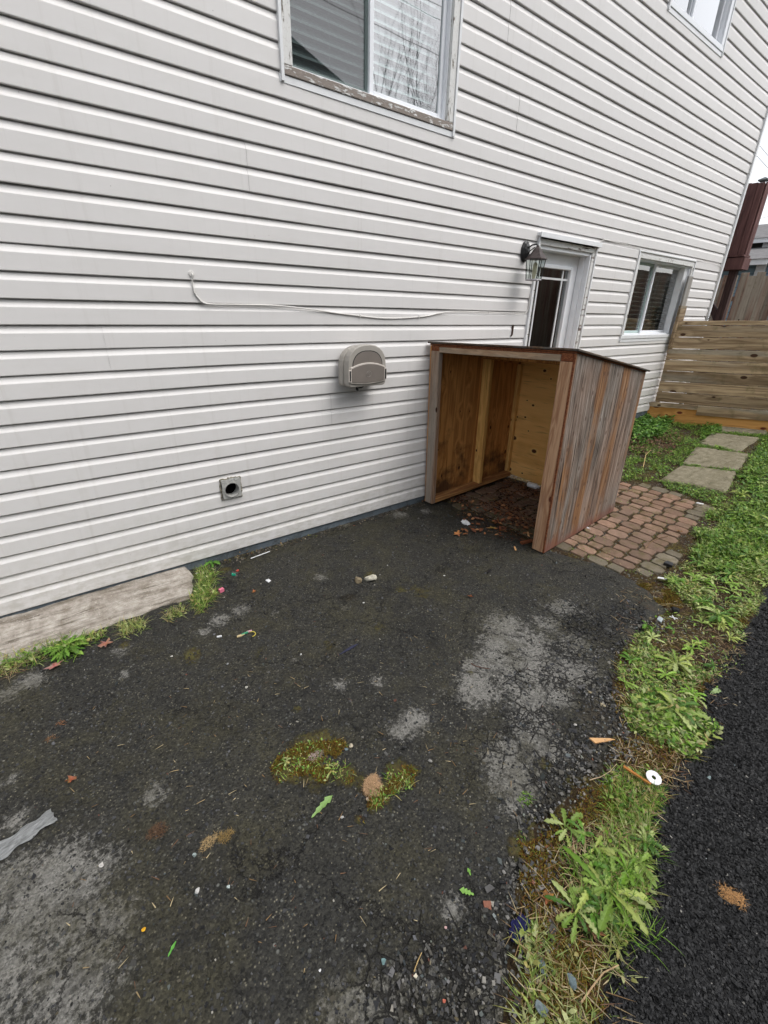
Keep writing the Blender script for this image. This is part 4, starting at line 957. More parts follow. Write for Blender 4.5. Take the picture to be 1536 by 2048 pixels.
# brick paving
PAV = wpoly([(1120, 1100), (1200, 1133), (1318, 1160), (1345, 1120), (1392, 1062), (1418, 1016), (1360, 985), (1240, 960)])
PAV = [(2.92, -.06)]+[(2.87, -.25), (2.93, -.7), (2.95, -1.1)]+[PAV[0], PAV[1], PAV[2], PAV[3], PAV[4], PAV[5], PAV[6], PAV[7]]+[(4.35, -.9), (3.9, -.5), (3.85, -.06)]
V, Fc, Cc = [], [], []
rr = random.Random(12)
def paver(cx, cy, hx, hy, ch, colr, rot, zoff):
    base = len(V); pts = [(-hx+ch*.8, -hy), (hx-ch*.8, -hy), (hx, -hy+ch), (hx, hy-ch), (hx-ch*.8, hy), (-hx+ch*.8, hy), (-hx, hy-ch), (-hx, -hy+ch)]
    c, s = math.cos(rot), math.sin(rot); tx, ty = rr.uniform(-.03, .03), rr.uniform(-.03, .03)
    j = [rr.uniform(-.0035, .0035) for _ in range(16)]
    for k, (sc, dz) in enumerate([(1.0, -.03), (1.0, -.006), (.955, -.001), (.90, .0005)]):
        for i, (a, b) in enumerate(pts):
            a2, b2 = (a+j[i])*sc, (b+j[i+8])*sc
            x, y = cx+a2*c-b2*s, cy+a2*s+b2*c
            V.append((x, y, gz(x)+zoff+dz+a2*tx+b2*ty)); Cc.append(colr)
    n = 8
    for k in range(3):
        for i in range(n): Fc.append((base+k*n+i, base+k*n+(i+1) % n, base+(k+1)*n+(i+1) % n, base+(k+1)*n+i))
    t = base+3*n; Fc.extend([(t, t+1, t+2, t+3), (t, t+3, t+4, t+7), (t+4, t+5, t+6, t+7)])
px_, py_ = .103, .141
for i in range(-2, 24):
    for j in range(-2, 18):
        x = 2.90+i*px_; y = -.02-j*py_
        x, y = x+.03*math.sin(y*2), y+.02*math.sin(x*3)
        d = float(sdist(np.array([x]), np.array([y]), PAV)[0])
        if d < .005: continue
        big = (i+j) % 2 == 0; v = rr.uniform(.75, 1.2)
        g = rr.uniform(-.02, .02)
        if d < .085 and (x > 3.0): colr = (.215*v, .185*v, .135*v); 
        elif x < 3.02 and y > -1.3: colr = (.17*v, .14*v, .10*v)
        else: colr = ((.280+g)*v, (.182+g*.3)*v, (.130)*v)
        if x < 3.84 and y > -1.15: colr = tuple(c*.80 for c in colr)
        if rr.random() < .02: continue
        paver(x+rr.uniform(-.004, .004), y+rr.uniform(-.004, .004), (.040 if not big else .053)*rr.uniform(.93, 1.03), (.050 if not big else .075)*rr.uniform(.95, 1.03), .008 if not big else .030, colr, rr.uniform(-.05, .05), .006+rr.uniform(-.004, .004))
# note: x is the short direction of each stone, y the long one
t = NT('worn_clay_paver'); c = t.attr('Col', 0); ob = t.obj(); nz = t.noise(ob, 14, 6, .7); fz = t.noise(ob, 120, 4, .7)
c = t.mix(t.mr(nz, .4, .7), t.mix(1.0, c, (.72, .72, .72), 'MULTIPLY'), c); c = t.mix(t.mr(fz, .62, .72, 0, .5), c, (.36, .30, .24)); c = t.mix(t.mr(fz, .28, .38, .6, 0), c, (.05, .03, .02))
mz = t.noise(ob, 9, 7, .7); c = t.mix(t.mr(mz, .50, .66, 0, .65), c, (.10, .085, .03))
pm_ = t.fin(c, .88, t.bump(t.mt('ADD', fz, nz), .8, .005), .2)
q4 = [f for f in Fc]
o = np_mesh('brick_paving', V, np.array(q4), pm_, cols=np.array(Cc)); tag(o, kind='structure')
# dirt bed of the paving, seen in the joints
X, Y, Fq = grid(2.8, 5.1, -2.1, .02, .025)
d = sdist(X, Y, PAV)
Z = gzn(X)-.004+(vn(X, Y, 14, 61, 3)-.5)*.010-np.clip(-(d-.0)*.5, 0, .05)
o = np_mesh('paving_bed', np.stack([X, Y, Z], 1), Fq[(d[Fq] > -.08).any(1)], M['soil'], smooth=True); tag(o, kind='structure')

# ================================================================== SCATTERED STUFF
OCT = np.array([(1, 0, 0), (-1, 0, 0), (0, 1, 0), (0, -1, 0), (0, 0, 1), (0, 0, -1)], float)
OCF = np.array([(0, 2, 4), (2, 1, 4), (1, 3, 4), (3, 0, 4), (2, 0, 5), (1, 2, 5), (3, 1, 5), (0, 3, 5)])
# cube-like chip for crisper aggregate
CH = np.array([(x, y, z) for x in (-1, 1) for y in (-1, 1) for z in (-1, 1)], float)*.72
CHF = np.array([(0, 1, 3, 2), (4, 6, 7, 5), (0, 4, 5, 1), (2, 3, 7, 6), (0, 2, 6, 4), (1, 5, 7, 3)])
def stones(name, P, S_, C, mat, chip=True, flat=.65, sink=.0, seed=1):
    rg = np.random.default_rng(seed); n = len(P); B, BF = (CH, CHF) if chip else (OCT, OCF); k = len(B)
    a = rg.uniform(0, 2*np.pi, n); tl = rg.normal(0, .45, (n, 2))
    W = B[None]*(1+rg.uniform(-.38, .38, (n, k, 3)))*np.stack([S_*rg.uniform(.8, 1.3, n), S_*rg.uniform(.6, 1, n), S_*flat*rg.uniform(.6, 1.1, n)], 1)[:, None]
    W[..., 2] += W[..., 0]*tl[:, :1]+W[..., 1]*tl[:, 1:]
    c, s = np.cos(a)[:, None], np.sin(a)[:, None]
    x = W[..., 0]*c-W[..., 1]*s; y = W[..., 0]*s+W[..., 1]*c
    Vv = np.stack([x, y, W[..., 2]], 2)+P[:, None]; Vv[..., 2] -= (S_*sink)[:, None]
    Ff = (BF[None]+(np.arange(n)*k)[:, None, None]).reshape(-1, BF.shape[1])
    return np_mesh(name, Vv.reshape(-1, 3), Ff, mat, cols=np.repeat(C, k, 0))
def sample(n, poly, rg, dens=None, rag=.09):
    xs = [p[0] for p in poly]; ys = [p[1] for p in poly]; out = []
    X = rg.uniform(min(xs), max(xs), n*3); Y = rg.uniform(min(ys), max(ys), n*3)
    k = sdist(X, Y, poly)+(vn(X, Y, 13, 17, 3)-.5)*rag > 0; X, Y = X[k], Y[k]
    if dens is not None: k = rg.random(len(X)) < dens(X, Y); X, Y = X[k], Y[k]
    return X[:n], Y[:n]
def stonecol(n, rg, dark=.5):
    v = rg.uniform(.035, .17, n)*np.where(rg.random(n) < dark, .45, 1); h = rg.uniform(-1, 1, n)
    C = np.stack([v*(1+.06*h), v*(1+.03*h), v*(1-.08*h)], 1)
    k = rg.random(n); C[k < .05] *= np.array([1.3, 1.15, .8]); C[k > .95] *= np.array([.9, 1.05, 1.05]); C[(k > .05) & (k < .054)] = (.40, .38, .33); C[(k > .065) & (k < .068)] = (.16, .07, .05)
    return C
rg = np.random.default_rng(5)
# fresh asphalt aggregate: crisp dark chips in the part nearest the photograph's corner
near_new = wpoly([(1180, 2150), (1215, 2048), (1255, 1900), (1312, 1800), (1300, 1700), (1335, 1600), (1372, 1530), (1440, 1465), (1405, 1392), (1480, 1295), (1536, 1200), (1640, 1200), (1700, 1500), (1750, 2150)])
n = 64000; Xs, Ys = sample(n, near_new, rg); n = len(Xs)
v = .0035+.017*rg.random(n)**1.6; C = np.stack([v, v*1.01, v*1.06], 1); k = rg.random(n); C[k < .004] = (.20, .19, .17); C[(k > .004) & (k < .03)] *= 2.2
P = np.stack([Xs, Ys, gzn(Xs)+.006+(vn(Xs, Ys, 2.2, 31, 2)-.5)*.010+rg.uniform(-.003, .002, n)], 1)
tn = NT('tar_coated_chip'); c_ = tn.attr('Col', 0); tn.fin(c_, .62, None, .4)
o = stones('asphalt_aggregate', P, np.exp(rg.normal(math.log(.0036), .35, n)).clip(.0018, .009), C, tn.m, True, .5, .3, 3); tag(o, kind='stuff', label='dark stone chips of the fresh asphalt surface', cat='aggregate')
# old driveway grit
def oldz(X, Y): return gzn(X)+(vn(X, Y, 2.2, 31, 2)-.5)*.010
n = 30000; near_old = wpoly([(-60, 1320), (-60, 2150), (990, 2150), (1010, 1900), (1040, 1700), (1140, 1560), (1225, 1490), (1235, 1400), (1225, 1320), (1290, 1230), (1200, 1135), (1060, 1095), (930, 1020), (860, 1015), (420, 1150), (240, 1270)])
CRKb = [b[:3]+((b[3] if len(b) > 3 else 1),) for b in CRK]
Xs, Ys = sample(n, near_old, rg, lambda X, Y: .50+.5*blobs(X, Y, CRKb)-.35*blobs(X, Y, PALE)); n = len(Xs)
C = stonecol(n, rg, .80)*.75; S_ = rg.uniform(.0018, .0042, n)*(1+1.1*(rg.random(n) < .10))*(1+.7*blobs(Xs, Ys, CRKb)); C *= (1-.25*rg.random(n))[:, None]
o = stones('driveway_grit', np.stack([Xs, Ys, oldz(Xs, Ys)+.0005], 1), S_, C, M['stone'], True, .6, .25, 4); tag(o, kind='stuff', label='fine grit embedded in the worn driveway', cat='grit')
# loose gravel on the crumbling margin
marg = wpoly([(1230, 1260), (1180, 1330), (1160, 1450), (1090, 1540), (1050, 1640), (990, 1760), (960, 1900), (780, 1930), (640, 2060), (1000, 2120), (1220, 2060), (1200, 1900), (1130, 1850), (1130, 1640), (1240, 1560), (1290, 1510), (1240, 1430), (1240, 1330), (1330, 1240)])
n = 4600; Xs, Ys = sample(n, marg, rg, lambda X, Y: np.clip((vn(X, Y, 5, 71, 3)-.38)*4, .12, 1), .22); n = len(Xs)
C = stonecol(n, rg, .45)*np.array([1.45, 1.38, 1.25]); S_ = np.exp(rg.normal(math.log(.0040), .48, n)).clip(.0016, .015)
wb_ = [(.56, -.12), (2.7, -.10), (2.7, -.01), (.56, -.01)]
X2, Y2 = sample(900, wb_, rg, lambda X, Y: np.clip(1+Y*9, .05, 1), .05); C2 = stonecol(len(X2), rg, .5)*np.array([1.2, 1.05, .85]); S2 = np.exp(rg.normal(math.log(.0034), .45, len(X2))).clip(.0015, .011)
Xs, Ys, C, S_ = np.concatenate([Xs, X2]), np.concatenate([Ys, Y2]), np.vstack([C, C2]), np.concatenate([S_, S2])
o = stones('loose_gravel', np.stack([Xs, Ys, np.maximum(oldz(Xs, Ys), gzn(Xs)-.006)+.002], 1), S_, C, M['stone'], True, .55, .0, 6); tag(o, kind='stuff', label='loose grey green gravel along the crumbling driveway edge', cat='gravel')

# ---- plants
def blades(name, X, Y, Z, L, Wd, C, mat, lean=(.3, 1.1), seed=2, curl=.5, kind=None):
    rg = np.random.default_rng(seed); n = len(X); a = rg.uniform(0, 2*np.pi, n); le = rg.uniform(*lean, n)
    dx, dy = np.cos(a), np.sin(a); sx, sy = -dy, dx; P = []
    for t, wv in ((0, 1), (.4, .9), (.75, .55), (1, .05)):
        th = le*(1+curl*t); r = L*t*np.sin(np.minimum(th, 1.5)); h = L*t*np.cos(np.minimum(th, 1.5))
        for s in (-1, 1):
            P.append(np.stack([X+dx*r+sx*Wd*wv*s, Y+dy*r+sy*Wd*wv*s, Z+h], 1))
    V = np.stack(P, 1).reshape(-1, 3); b = np.arange(n)[:, None]*8
    F_ = np.concatenate([b+np.array([i, i+1, i+3, i+2]) for i in (0, 2, 4)], 0)
    return V, F_, np.repeat(C, 8, 0)
def small_leaves(X, Y, Z, L, Wd, C, seed=3, tilt=(.9, 1.5), lift=.01):
    """lens shaped leaves lying at random"""
    rg = np.random.default_rng(seed); n = len(X); a = rg.uniform(0, 2*np.pi, n); el = rg.uniform(*tilt, n); ro = rg.normal(0, .5, n)
    d = np.stack([np.cos(a)*np.sin(el), np.sin(a)*np.sin(el), np.cos(el)], 1); s = np.stack([-np.sin(a), np.cos(a), ro*.6], 1)
    up = np.cross(d, s); base = np.stack([X, Y, Z+lift*rg.random(n)], 1); P = []
    pr = [(0, .0, 0), (.35, .9, .04), (.35, -.9, .04), (.7, .75, .02), (.7, -.75, .02), (1, 0, -.12)]
    for t, w_, u in pr: P.append(base+d*(L*t)[:, None]+s*(Wd*w_)[:, None]+up*(L*u)[:, None])
    V = np.stack(P, 1).reshape(-1, 3); b = np.arange(n)[:, None]*6
    F3 = np.concatenate([b+np.array([0, 2, 1]), b+np.array([3, 4, 5])], 0); F4 = b+np.array([1, 2, 4, 3])
    return V, F3, F4, np.repeat(C, 6, 0)
def dleaf(L, Wd, arch, rng, nseg=11):
    """one dandelion leaf: toothed blade along +x, returns verts and faces"""
    V, F_ = [], []; lob = rng.uniform(.35, .6)
    for i in range(nseg+1):
        t = i/nseg; env = (math.sin(min(1, t*1.05)*math.pi*.86)**.8)*(.35+.65*t) if t < 1 else 0.02
        tooth = (1 if i % 2 else lob)
        w_ = Wd*env*tooth+.0012; back = -.045*L*(1 if i % 2 else 0)
        x = L*t*math.cos(arch*t*.8); z = L*t*math.sin(arch)*(1-t*.9)*1.1+.001
        dr = rng.uniform(-.2, .25)*w_
        V += [(x+back, w_, z+.25*w_+dr), (x, 0, z), (x+back, -w_, z+.25*w_-dr)]
    for i in range(nseg):
        b = i*3; F_ += [(b, b+3, b+4, b+1), (b+1, b+4, b+5, b+2)]
    return V, F_
GREENS = [(.075, .17, .018), (.12, .23, .02), (.17, .28, .04), (.045, .11, .012), (.20, .28, .06)]
PALES = [(.25, .30, .07), (.28, .33, .12), (.15, .23, .04), (.32, .34, .15), (.30, .26, .09), (.10, .15, .03)]
def plant(label, at, n, L, Wd, seed, cols=GREENS, name='dandelion', group=None, cat='weed', arch=(.15, .8), a0=0, a1=2*math.pi, wp=None, grass=0):
    rng = random.Random(seed); p = wp if wp is not None else gp(*at); V, F_, C = [], [], []
    for i in range(n):
        a = a0+(a1-a0)*(i+rng.uniform(-.4, .4))/n; l = L*rng.uniform(.55, 1.1); v, f = dleaf(l, Wd*rng.uniform(.7, 1.2)*l/L, rng.uniform(*arch), rng)
        b = len(V); c, s = math.cos(a), math.sin(a); cc = rng.choice(cols); k = rng.uniform(.6, 1.15)
        ox, oy = rng.uniform(-.012, .012), rng.uniform(-.012, .012); oz = rng.uniform(0, .014)
        for x, y, z in v:
            V.append((x*c-y*s+ox, x*s+y*c+oy, z+oz+.004)); m_ = 1.35 if abs(y) < 1e-6 else 1
            C.append(tuple(min(.6, q*k*m_) for q in cc))
        F_ += [tuple(q+b for q in ff) for ff in f]
    fs = [np.array(F_)]
    if grass:
        r2 = np.random.default_rng(seed); th = r2.uniform(0, 6.28, grass); rad = L*.45*np.sqrt(r2.random(grass))
        rad = rad*1.9; gv, gf, gc = blades('', rad*np.cos(th)*.7, rad*np.sin(th)*1.2, np.zeros(grass), r2.uniform(.03, .09, grass), np.full(grass, .0012), np.array([GREENS[r2.integers(0, 5)] for _ in range(grass)])*1.1, None, (.2, 1.1), seed+4321)
        b = len(V); V = np.vstack([np.array(V), gv]); fs.append(gf+b); C = np.vstack([np.array(C), gc])
    o = np_mesh(name, np.array(V), fs, M['leafcol'], cols=np.array(C)); o.location = p
    return tag(o, label, cat, group)
def region(px, n, seed, dens=None):
    rg = np.random.default_rng(seed); return sample(n, wpoly(px), rg, dens)
def soilz(X, Y):
    return gzn(X)-.010+(vn(X, Y, 5, 3, 3)-.5)*.035
allV, allF3, allF4, allC = [], [], [], []; nv_ = [0]
def push(V, F3, F4, C):
    allV.append(V); allC.append(C)
    if F3 is not None: allF3.append(F3+nv_[0])
    if F4 is not None: allF4.append(F4+nv_[0])
    nv_[0] += len(V)
def flush(name, label, cat, mat):
    fs = [np.vstack(a) for a in (allF3, allF4) if a]
    o = np_mesh(name, np.vstack(allV), fs, mat, cols=np.vstack(allC)); tag(o, label, cat, kind='stuff')
    allV.clear(); allF3.clear(); allF4.clear(); allC.clear(); nv_[0] = 0; return o
def rcol(n, pal, rg, v=.25):
    pal = np.array(pal); c = pal[rg.integers(0, len(pal), n)]*(1+rg.uniform(-v, v, (n, 1))); return c
def patch(px, ng, nl, pal, seed, gl=(.03, .08), ll=(.015, .04), lw=.28, lean=(.3, 1.2), wp=None, tilt=(.9, 1.5), zf=soilz, clump=.45, lift=.02):
    rg = np.random.default_rng(seed)
    poly = wp or wpoly(px); dens = lambda X, Y: np.clip((vn(X, Y, 7, seed, 3)-clump+.12)*5, .03, 1)
    if ng:
        X, Y = sample(ng, poly, rg, dens); n = len(X)
        V, F_, C = blades('', X, Y, zf(X, Y), rg.uniform(*gl, n), rg.uniform(.0009, .0018, n), rcol(n, pal, rg), None, lean, seed); push(V, None, F_, C)
    if nl:
        X, Y = sample(nl, poly, rg, dens); n = len(X); L = rg.uniform(*ll, n)
        V, F3, F4, C = small_leaves(X, Y, zf(X, Y)+.003, L, L*lw*rg.uniform(.6, 1.2, n), rcol(n, pal, rg), seed+1, tilt, lift); push(V, F3, F4, C)
# far bright green strip to the right of the slabs
far_w = [(3.55, -1.95), (3.9, -2.3), (5.2, -2.33), (7, -2.28), (9.5, -2.2), (9.5, -1.35), (8.2, -1.30), (6.9, -1.42), (5.8, -1.62), (5.0, -1.80), (4.6, -1.85), (4.1, -1.95)]
patch(None, 21000, 9000, GREENS, 101, (.04, .12), (.02, .055), .20, wp=far_w, clump=.42, lift=.05)
patch([(1392, 1062), (1425, 1010), (1540, 1010), (1540, 1160), (1400, 1140)], 7000, 4200, GREENS+PALES[:2], 102, (.03, .09), (.012, .04), .22, clump=.44, lift=.03)
patch([(1318, 1165), (1400, 1110), (1560, 1110), (1530, 1200), (1480, 1250), (1420, 1240), (1350, 1190)], 4500, 5200, PALES+GREENS[2:3], 103, (.02, .06), (.007, .030), .20, clump=.54, lean=(.8, 1.5))
patch([(1260, 1275), (1330, 1225), (1410, 1225), (1500, 1250), (1475, 1330), (1410, 1385), (1395, 1420), (1330, 1470), (1270, 1470), (1230, 1400), (1240, 1330)], 3000, 3200, PALES+GREENS, 104, (.015, .05), (.006, .028), .20, clump=.58, lift=.02, lean=(.7, 1.5))
patch([(1265, 1400), (1400, 1400), (1440, 1460), (1390, 1520), (1340, 1500), (1260, 1470)], 1100, 900, GREENS+PALES, 105, (.03, .07), (.015, .04), .24, clump=.42, lift=.03)
patch([(1225, 1540), (1310, 1530), (1330, 1600), (1300, 1640), (1230, 1650), (1200, 1600)], 1100, 200, GREENS[1:]+PALES[4:5], 106, (.03, .075), (.012, .03), .25, clump=.48)
patch([(1130, 1645), (1230, 1640), (1300, 1650), (1310, 1700), (1300, 1800), (1260, 1860), (1160, 1850), (1120, 1750)], 2000, 700, GREENS[1:]+PALES, 107, (.03, .085), (.010, .03), .25, clump=.47)
patch([(1030, 1880), (1160, 1850), (1250, 1880), (1220, 2060), (1050, 2080)], 900, 260, PALES+[(.20, .20, .06)], 108, (.03, .08), (.012, .03), .25, clump=.5)
# left of the slabs, by the house and behind the shelter
patch([(1245, 960), (1262, 890), (1300, 840), (1440, 842), (1430, 862), (1375, 915), (1325, 962)], 5200, 2600, GREENS, 109, (.03, .10), (.015, .04), .25, clump=.48)
patch([(1262, 850), (1300, 830), (1345, 842), (1320, 880), (1265, 895)], 600, 2300, [(.06, .15, .02), (.10, .21, .03), (.15, .27, .05), (.04, .10, .015)], 110, (.03, .08), (.025, .06), .36, clump=.42, lift=.10)
patch([(1405, 850), (1442, 842), (1440, 870), (1400, 880)], 400, 800, [(.07, .16, .02), (.12, .22, .03)], 111, (.03, .08), (.015, .04), .3, clump=.4, lift=.05)
# edges between slabs and paving
for k_, q in enumerate([[(1362, 928), (1475, 941), (1476, 947), (1362, 934)], [(1390, 886), (1478, 902), (1500, 912), (1388, 895)], [(1426, 862), (1536, 870), (1536, 878), (1420, 868)], [(1320, 958), (1455, 984), (1440, 1012), (1330, 975)], [(1450, 984), (1474, 945), (1500, 905), (1520, 876), (1536, 870), (1536, 900), (1480, 985), (1455, 1012)]]):
    patch(q, 900, 700, GREENS, 120+k_, (.02, .05), (.01, .03), .28, clump=.3)
# grass in the paving joints
patch([(1130, 1100), (1200, 1125), (1310, 1155), (1330, 1125), (1240, 1095), (1170, 1060)], 500, 160, PALES+GREENS, 130, (.015, .045), (.008, .018), .25, clump=.55)
patch([(1230, 1000), (1250, 970), (1420, 1020), (1390, 1060), (1300, 1060)], 260, 160, GREENS, 131, (.01, .03), (.006, .014), .3, clump=.55)
# weeds on the driveway
oz = lambda X, Y: oldz(X, Y)
patch([(545, 1540), (560, 1500), (620, 1475), (690, 1480), (700, 1500), (640, 1500), (650, 1530), (700, 1545), (690, 1565), (620, 1560), (560, 1565)], 170, 120, PALES+GREENS+[(.20, .13, .03)], 140, (.012, .035), (.005, .014), .3, zf=oz, clump=.40)
patch([(745, 1625), (770, 1545), (820, 1525), (855, 1530), (830, 1560), (790, 1590), (760, 1630)], 170, 110, PALES+GREENS+[(.20, .13, .03)], 141, (.015, .045), (.006, .014), .3, zf=oz, clump=.40)
patch([(400, 1140), (425, 1135), (432, 1200), (405, 1228), (385, 1210)], 900, 120, PALES+GREENS+[(.25, .20, .08)], 142, (.03, .09), (.01, .03), .3, zf=oz, clump=.25)
patch([(235, 1250), (285, 1235), (290, 1260), (240, 1275)], 260, 40, PALES+[(.30, .24, .12)], 143, (.03, .07), (.01, .02), .3, zf=oz, clump=.2)
patch([(330, 1225), (365, 1212), (370, 1235), (335, 1245)], 150, 40, PALES+[(.30, .24, .12)], 144, (.02, .06), (.01, .02), .3, zf=oz, clump=.2)
patch([(0, 1320), (60, 1295), (220, 1260), (210, 1280), (60, 1330), (0, 1355)], 500, 200, PALES+GREENS+[(.28, .22, .10)], 145, (.03, .08), (.01, .03), .3, zf=oz, clump=.3)
patch([(440, 1115), (470, 1105), (620, 1070), (640, 1075), (520, 1105), (450, 1130)], 120, 60, [(.2, .13, .05), (.10, .12, .03)], 146, (.01, .03), (.008, .02), .3, zf=oz, clump=.35)
for k_, (a, b) in enumerate([(1053, 1598), (1040, 1672)]):
    q = [(a-12, b-8), (a+12, b-8), (a+12, b+10), (a-12, b+10)]
    patch(q, 46, 20, GREENS[:3], 150+k_, (.008, .022), (.004, .010), .3, zf=oz, clump=.4)
# small rosettes filling the verge mass
rg = np.random.default_rng(909)
for poly, cnt, L0 in ((wpoly([(1250, 1280), (1330, 1235), (1480, 1250), (1465, 1330), (1400, 1400), (1430, 1460), (1380, 1510), (1300, 1470), (1240, 1400)]), 22, .065), (wpoly([(1330, 1165), (1400, 1110), (1550, 1110), (1530, 1200), (1420, 1235)]), 45, .08), (far_w, 110, .11), (wpoly([(1140, 1650), (1300, 1650), (1290, 1820), (1160, 1840)]), 14, .07)):
    X, Y = sample(cnt, poly, rg)
    for x, y in zip(X, Y):
        pr = random.Random(int(x*1e4) ^ int(-y*1e4)); V, F_, C = [], [], []; base = pr.choice(PALES[:3]+GREENS)
        for i in range(pr.randint(5, 11)):
            a = pr.uniform(0, 6.28); l = L0*pr.uniform(.5, 1.15); v, f = dleaf(l, l*pr.uniform(.11, .17), pr.uniform(.1, .9), pr, 9); c, s_ = math.cos(a), math.sin(a); b = len(V); k = pr.uniform(.7, 1.25)
            for p, q, z in v:
                V.append((x+p*c-q*s_, y+p*s_+q*c, z+gz(x)+.012)); m_ = 1.3 if abs(q) < 1e-6 else 1; C.append(tuple(w2*k*m_ for w2 in base))
            F_ += [tuple(q+b for q in ff) for ff in f]
        push(np.array(V), None, np.array(F_), np.array(C))
flush('ground_weeds', 'low mixed weeds and grass along the driveway verge, paving and slabs', 'weeds', M['leafcol'])
# moss: tiny upright tufts in yellow brown
MO = [(.16, .09, .015), (.20, .125, .022), (.09, .055, .012), (.17, .15, .028), (.12, .05, .02), (.11, .12, .022)]
mossr = [([(1225, 1480), (1400, 1470), (1350, 1560), (1230, 1560)], 1800), ([(1265, 1165), (1320, 1165), (1365, 1195), (1370, 1215), (1320, 1205), (1290, 1190)], 5000), ([(1395, 1375), (1440, 1330), (1475, 1340), (1460, 1370), (1420, 1400)], 2200), ([(1440, 1215), (1520, 1215), (1490, 1260), (1430, 1250)], 2000), ([(1225, 1370), (1250, 1300), (1262, 1300), (1262, 1430), (1235, 1430)], 1500),
         ([(1360, 1070), (1400, 1040), (1450, 1070), (1420, 1110), (1370, 1110)], 1800), ([(1030, 1680), (1130, 1640), (1130, 1850), (1160, 1870), (1220, 1900), (1200, 2060), (1040, 2060), (1060, 1880)], 6500), ([(1160, 1570), (1330, 1570), (1330, 1660), (1130, 1660)], 3000),
         ([(545, 1545), (555, 1510), (600, 1480), (690, 1478), (705, 1500), (650, 1510), (640, 1535), (705, 1545), (700, 1568), (620, 1562), (560, 1570)], 5200), ([(735, 1632), (755, 1585), (800, 1530), (845, 1535), (825, 1570), (785, 1595), (765, 1632)], 3000), ([(700, 1640), (740, 1632), (745, 1642), (705, 1650)], 200), ([(1260, 950), (1280, 880), (1400, 850), (1330, 950)], 1200)]
for k_, (q, n) in enumerate(mossr):
    rg = np.random.default_rng(300+k_); X, Y = sample(n, wpoly(q), rg, lambda X, Y: np.clip((vn(X, Y, 12, 90+k_, 3)-.35)*4, 0, 1)); n = len(X)
    zz = np.maximum(oldz(X, Y), soilz(X, Y)) if k_ in (0, 6, 7, 4) else (oldz(X, Y) if k_ in (8, 9, 10) else soilz(X, Y))
    V, F_, C = blades('', X, Y, zz, rg.uniform(.005, .016, n), rg.uniform(.0008, .0018, n), rcol(n, MO, rg), None, (.1, 1.2), 400+k_); push(V, None, F_, C)
flush('moss_cushions', 'yellow brown moss cushions along the verge and in the driveway', 'moss', M['deadcol'])
# dry stalks and straw
ST = [(.32, .24, .13), (.22, .14, .07), (.40, .33, .20), (.14, .08, .05)]
strawr = [([(1030, 1850), (1110, 1700), (1150, 1660), (1330, 1540), (1330, 1620), (1180, 1860), (1240, 1900), (1220, 2060), (1030, 2060)], 420, (.02, .09)), ([(1262, 880), (1330, 860), (1340, 900), (1262, 905)], 260, (.04, .14)), ([(1230, 1180), (1480, 1150), (1480, 1450), (1240, 1450)], 420, (.02, .06)), ([(1225, 1490), (1400, 1480), (1370, 1580), (1230, 1570)], 260, (.015, .06)), ([(1260, 1275), (1500, 1250), (1475, 1330), (1410, 1385), (1400, 1470), (1330, 1500), (1270, 1470), (1230, 1400)], 620, (.015, .055)), ([(1130, 1645), (1300, 1650), (1300, 1800), (1160, 1860)], 260, (.02, .07)), ([(1400, 1000), (1540, 900), (1540, 1200), (1340, 1180)], 500, (.02, .08)),
          ([(900, 1020), (1060, 960), (1070, 1080), (1000, 1065)], 230, (.01, .05)), ([(100, 1440), (900, 1240), (1100, 1600), (600, 2040), (100, 1990)], 160, (.01, .035)), ([(0, 1310), (60, 1300), (50, 1350), (0, 1355)], 60, (.03, .09)), ([(1120, 1080), (1150, 1075), (1310, 1150), (1240, 1135)], 60, (.01, .05))]
for k_, (q, n, ll) in enumerate(strawr):
    rg = np.random.default_rng(500+k_); X, Y = sample(n, wpoly(q), rg); n = len(X); zz = np.maximum(oldz(X, Y), soilz(X, Y))+.006
    V, F_, C = blades('', X, Y, zz, rg.uniform(*ll, n), rg.uniform(.0007, .0016, n), rcol(n, ST, rg), None, (1.25, 1.55), 600+k_, curl=.1); push(V, None, F_, C)
flush('dry_stalks', 'scattered straw, twigs and dry stalks on the ground', 'straw', M['deadcol'])

# individual weeds one can point at
plant('big dandelion with grass tuft spilling over the fresh asphalt, nearest the camera', (1215, 1790), 15, .15, .017, 11, PALES[:3]+GREENS[1:3], grass=240)
plant('dandelion rosette at the verge edge reaching onto the fresh asphalt below a red leaf', (1345, 1425), 30, .135, .017, 12, PALES[:3]+GREENS, grass=60)
plant('dandelion clump at the foot of the concrete ledge', (135, 1300), 40, .12, .013, 13, [(.10, .20, .025), (.15, .25, .04), (.06, .14, .015)], grass=140)
plant('small green weed where the blue foundation meets the ledge', (423, 1130), 14, .07, .014, 14, [(.08, .20, .03), (.11, .25, .04)], name='small_weed')
plant('dandelion with long leaves in the upper verge right of the brick paving', (1435, 1235), 22, .13, .016, 15, PALES[:3]+GREENS)
plant('broad leaved dandelion in the pale verge weeds beside the cracked asphalt', (1350, 1330), 20, .11, .017, 16, PALES[:3])
plant('starry little weed in the mossy patch, right one', (664, 1543), 11, .030, .0045, 17, PALES, name='small_weed', arch=(.3, .9))
plant('starry little weed in the mossy patch, left one', (572, 1527), 10, .030, .0045, 18, PALES, name='small_weed', arch=(.3, .9))
plant('lower dandelion spreading flat leaves at the bottom of the verge', (1150, 1830), 12, .10, .015, 19, PALES[:3]+GREENS[2:4])
plant('dandelion at the right edge in the bright green strip', (1500, 1120), 24, .14, .018, 20, GREENS+PALES[:1])
plant('leafy dandelion beyond the brick paving in the green strip', (1478, 1035), 24, .15, .019, 21, GREENS)
plant('dandelion leaning on the stepping slabs from the right', (1500, 960), 22, .15, .019, 22, GREENS)
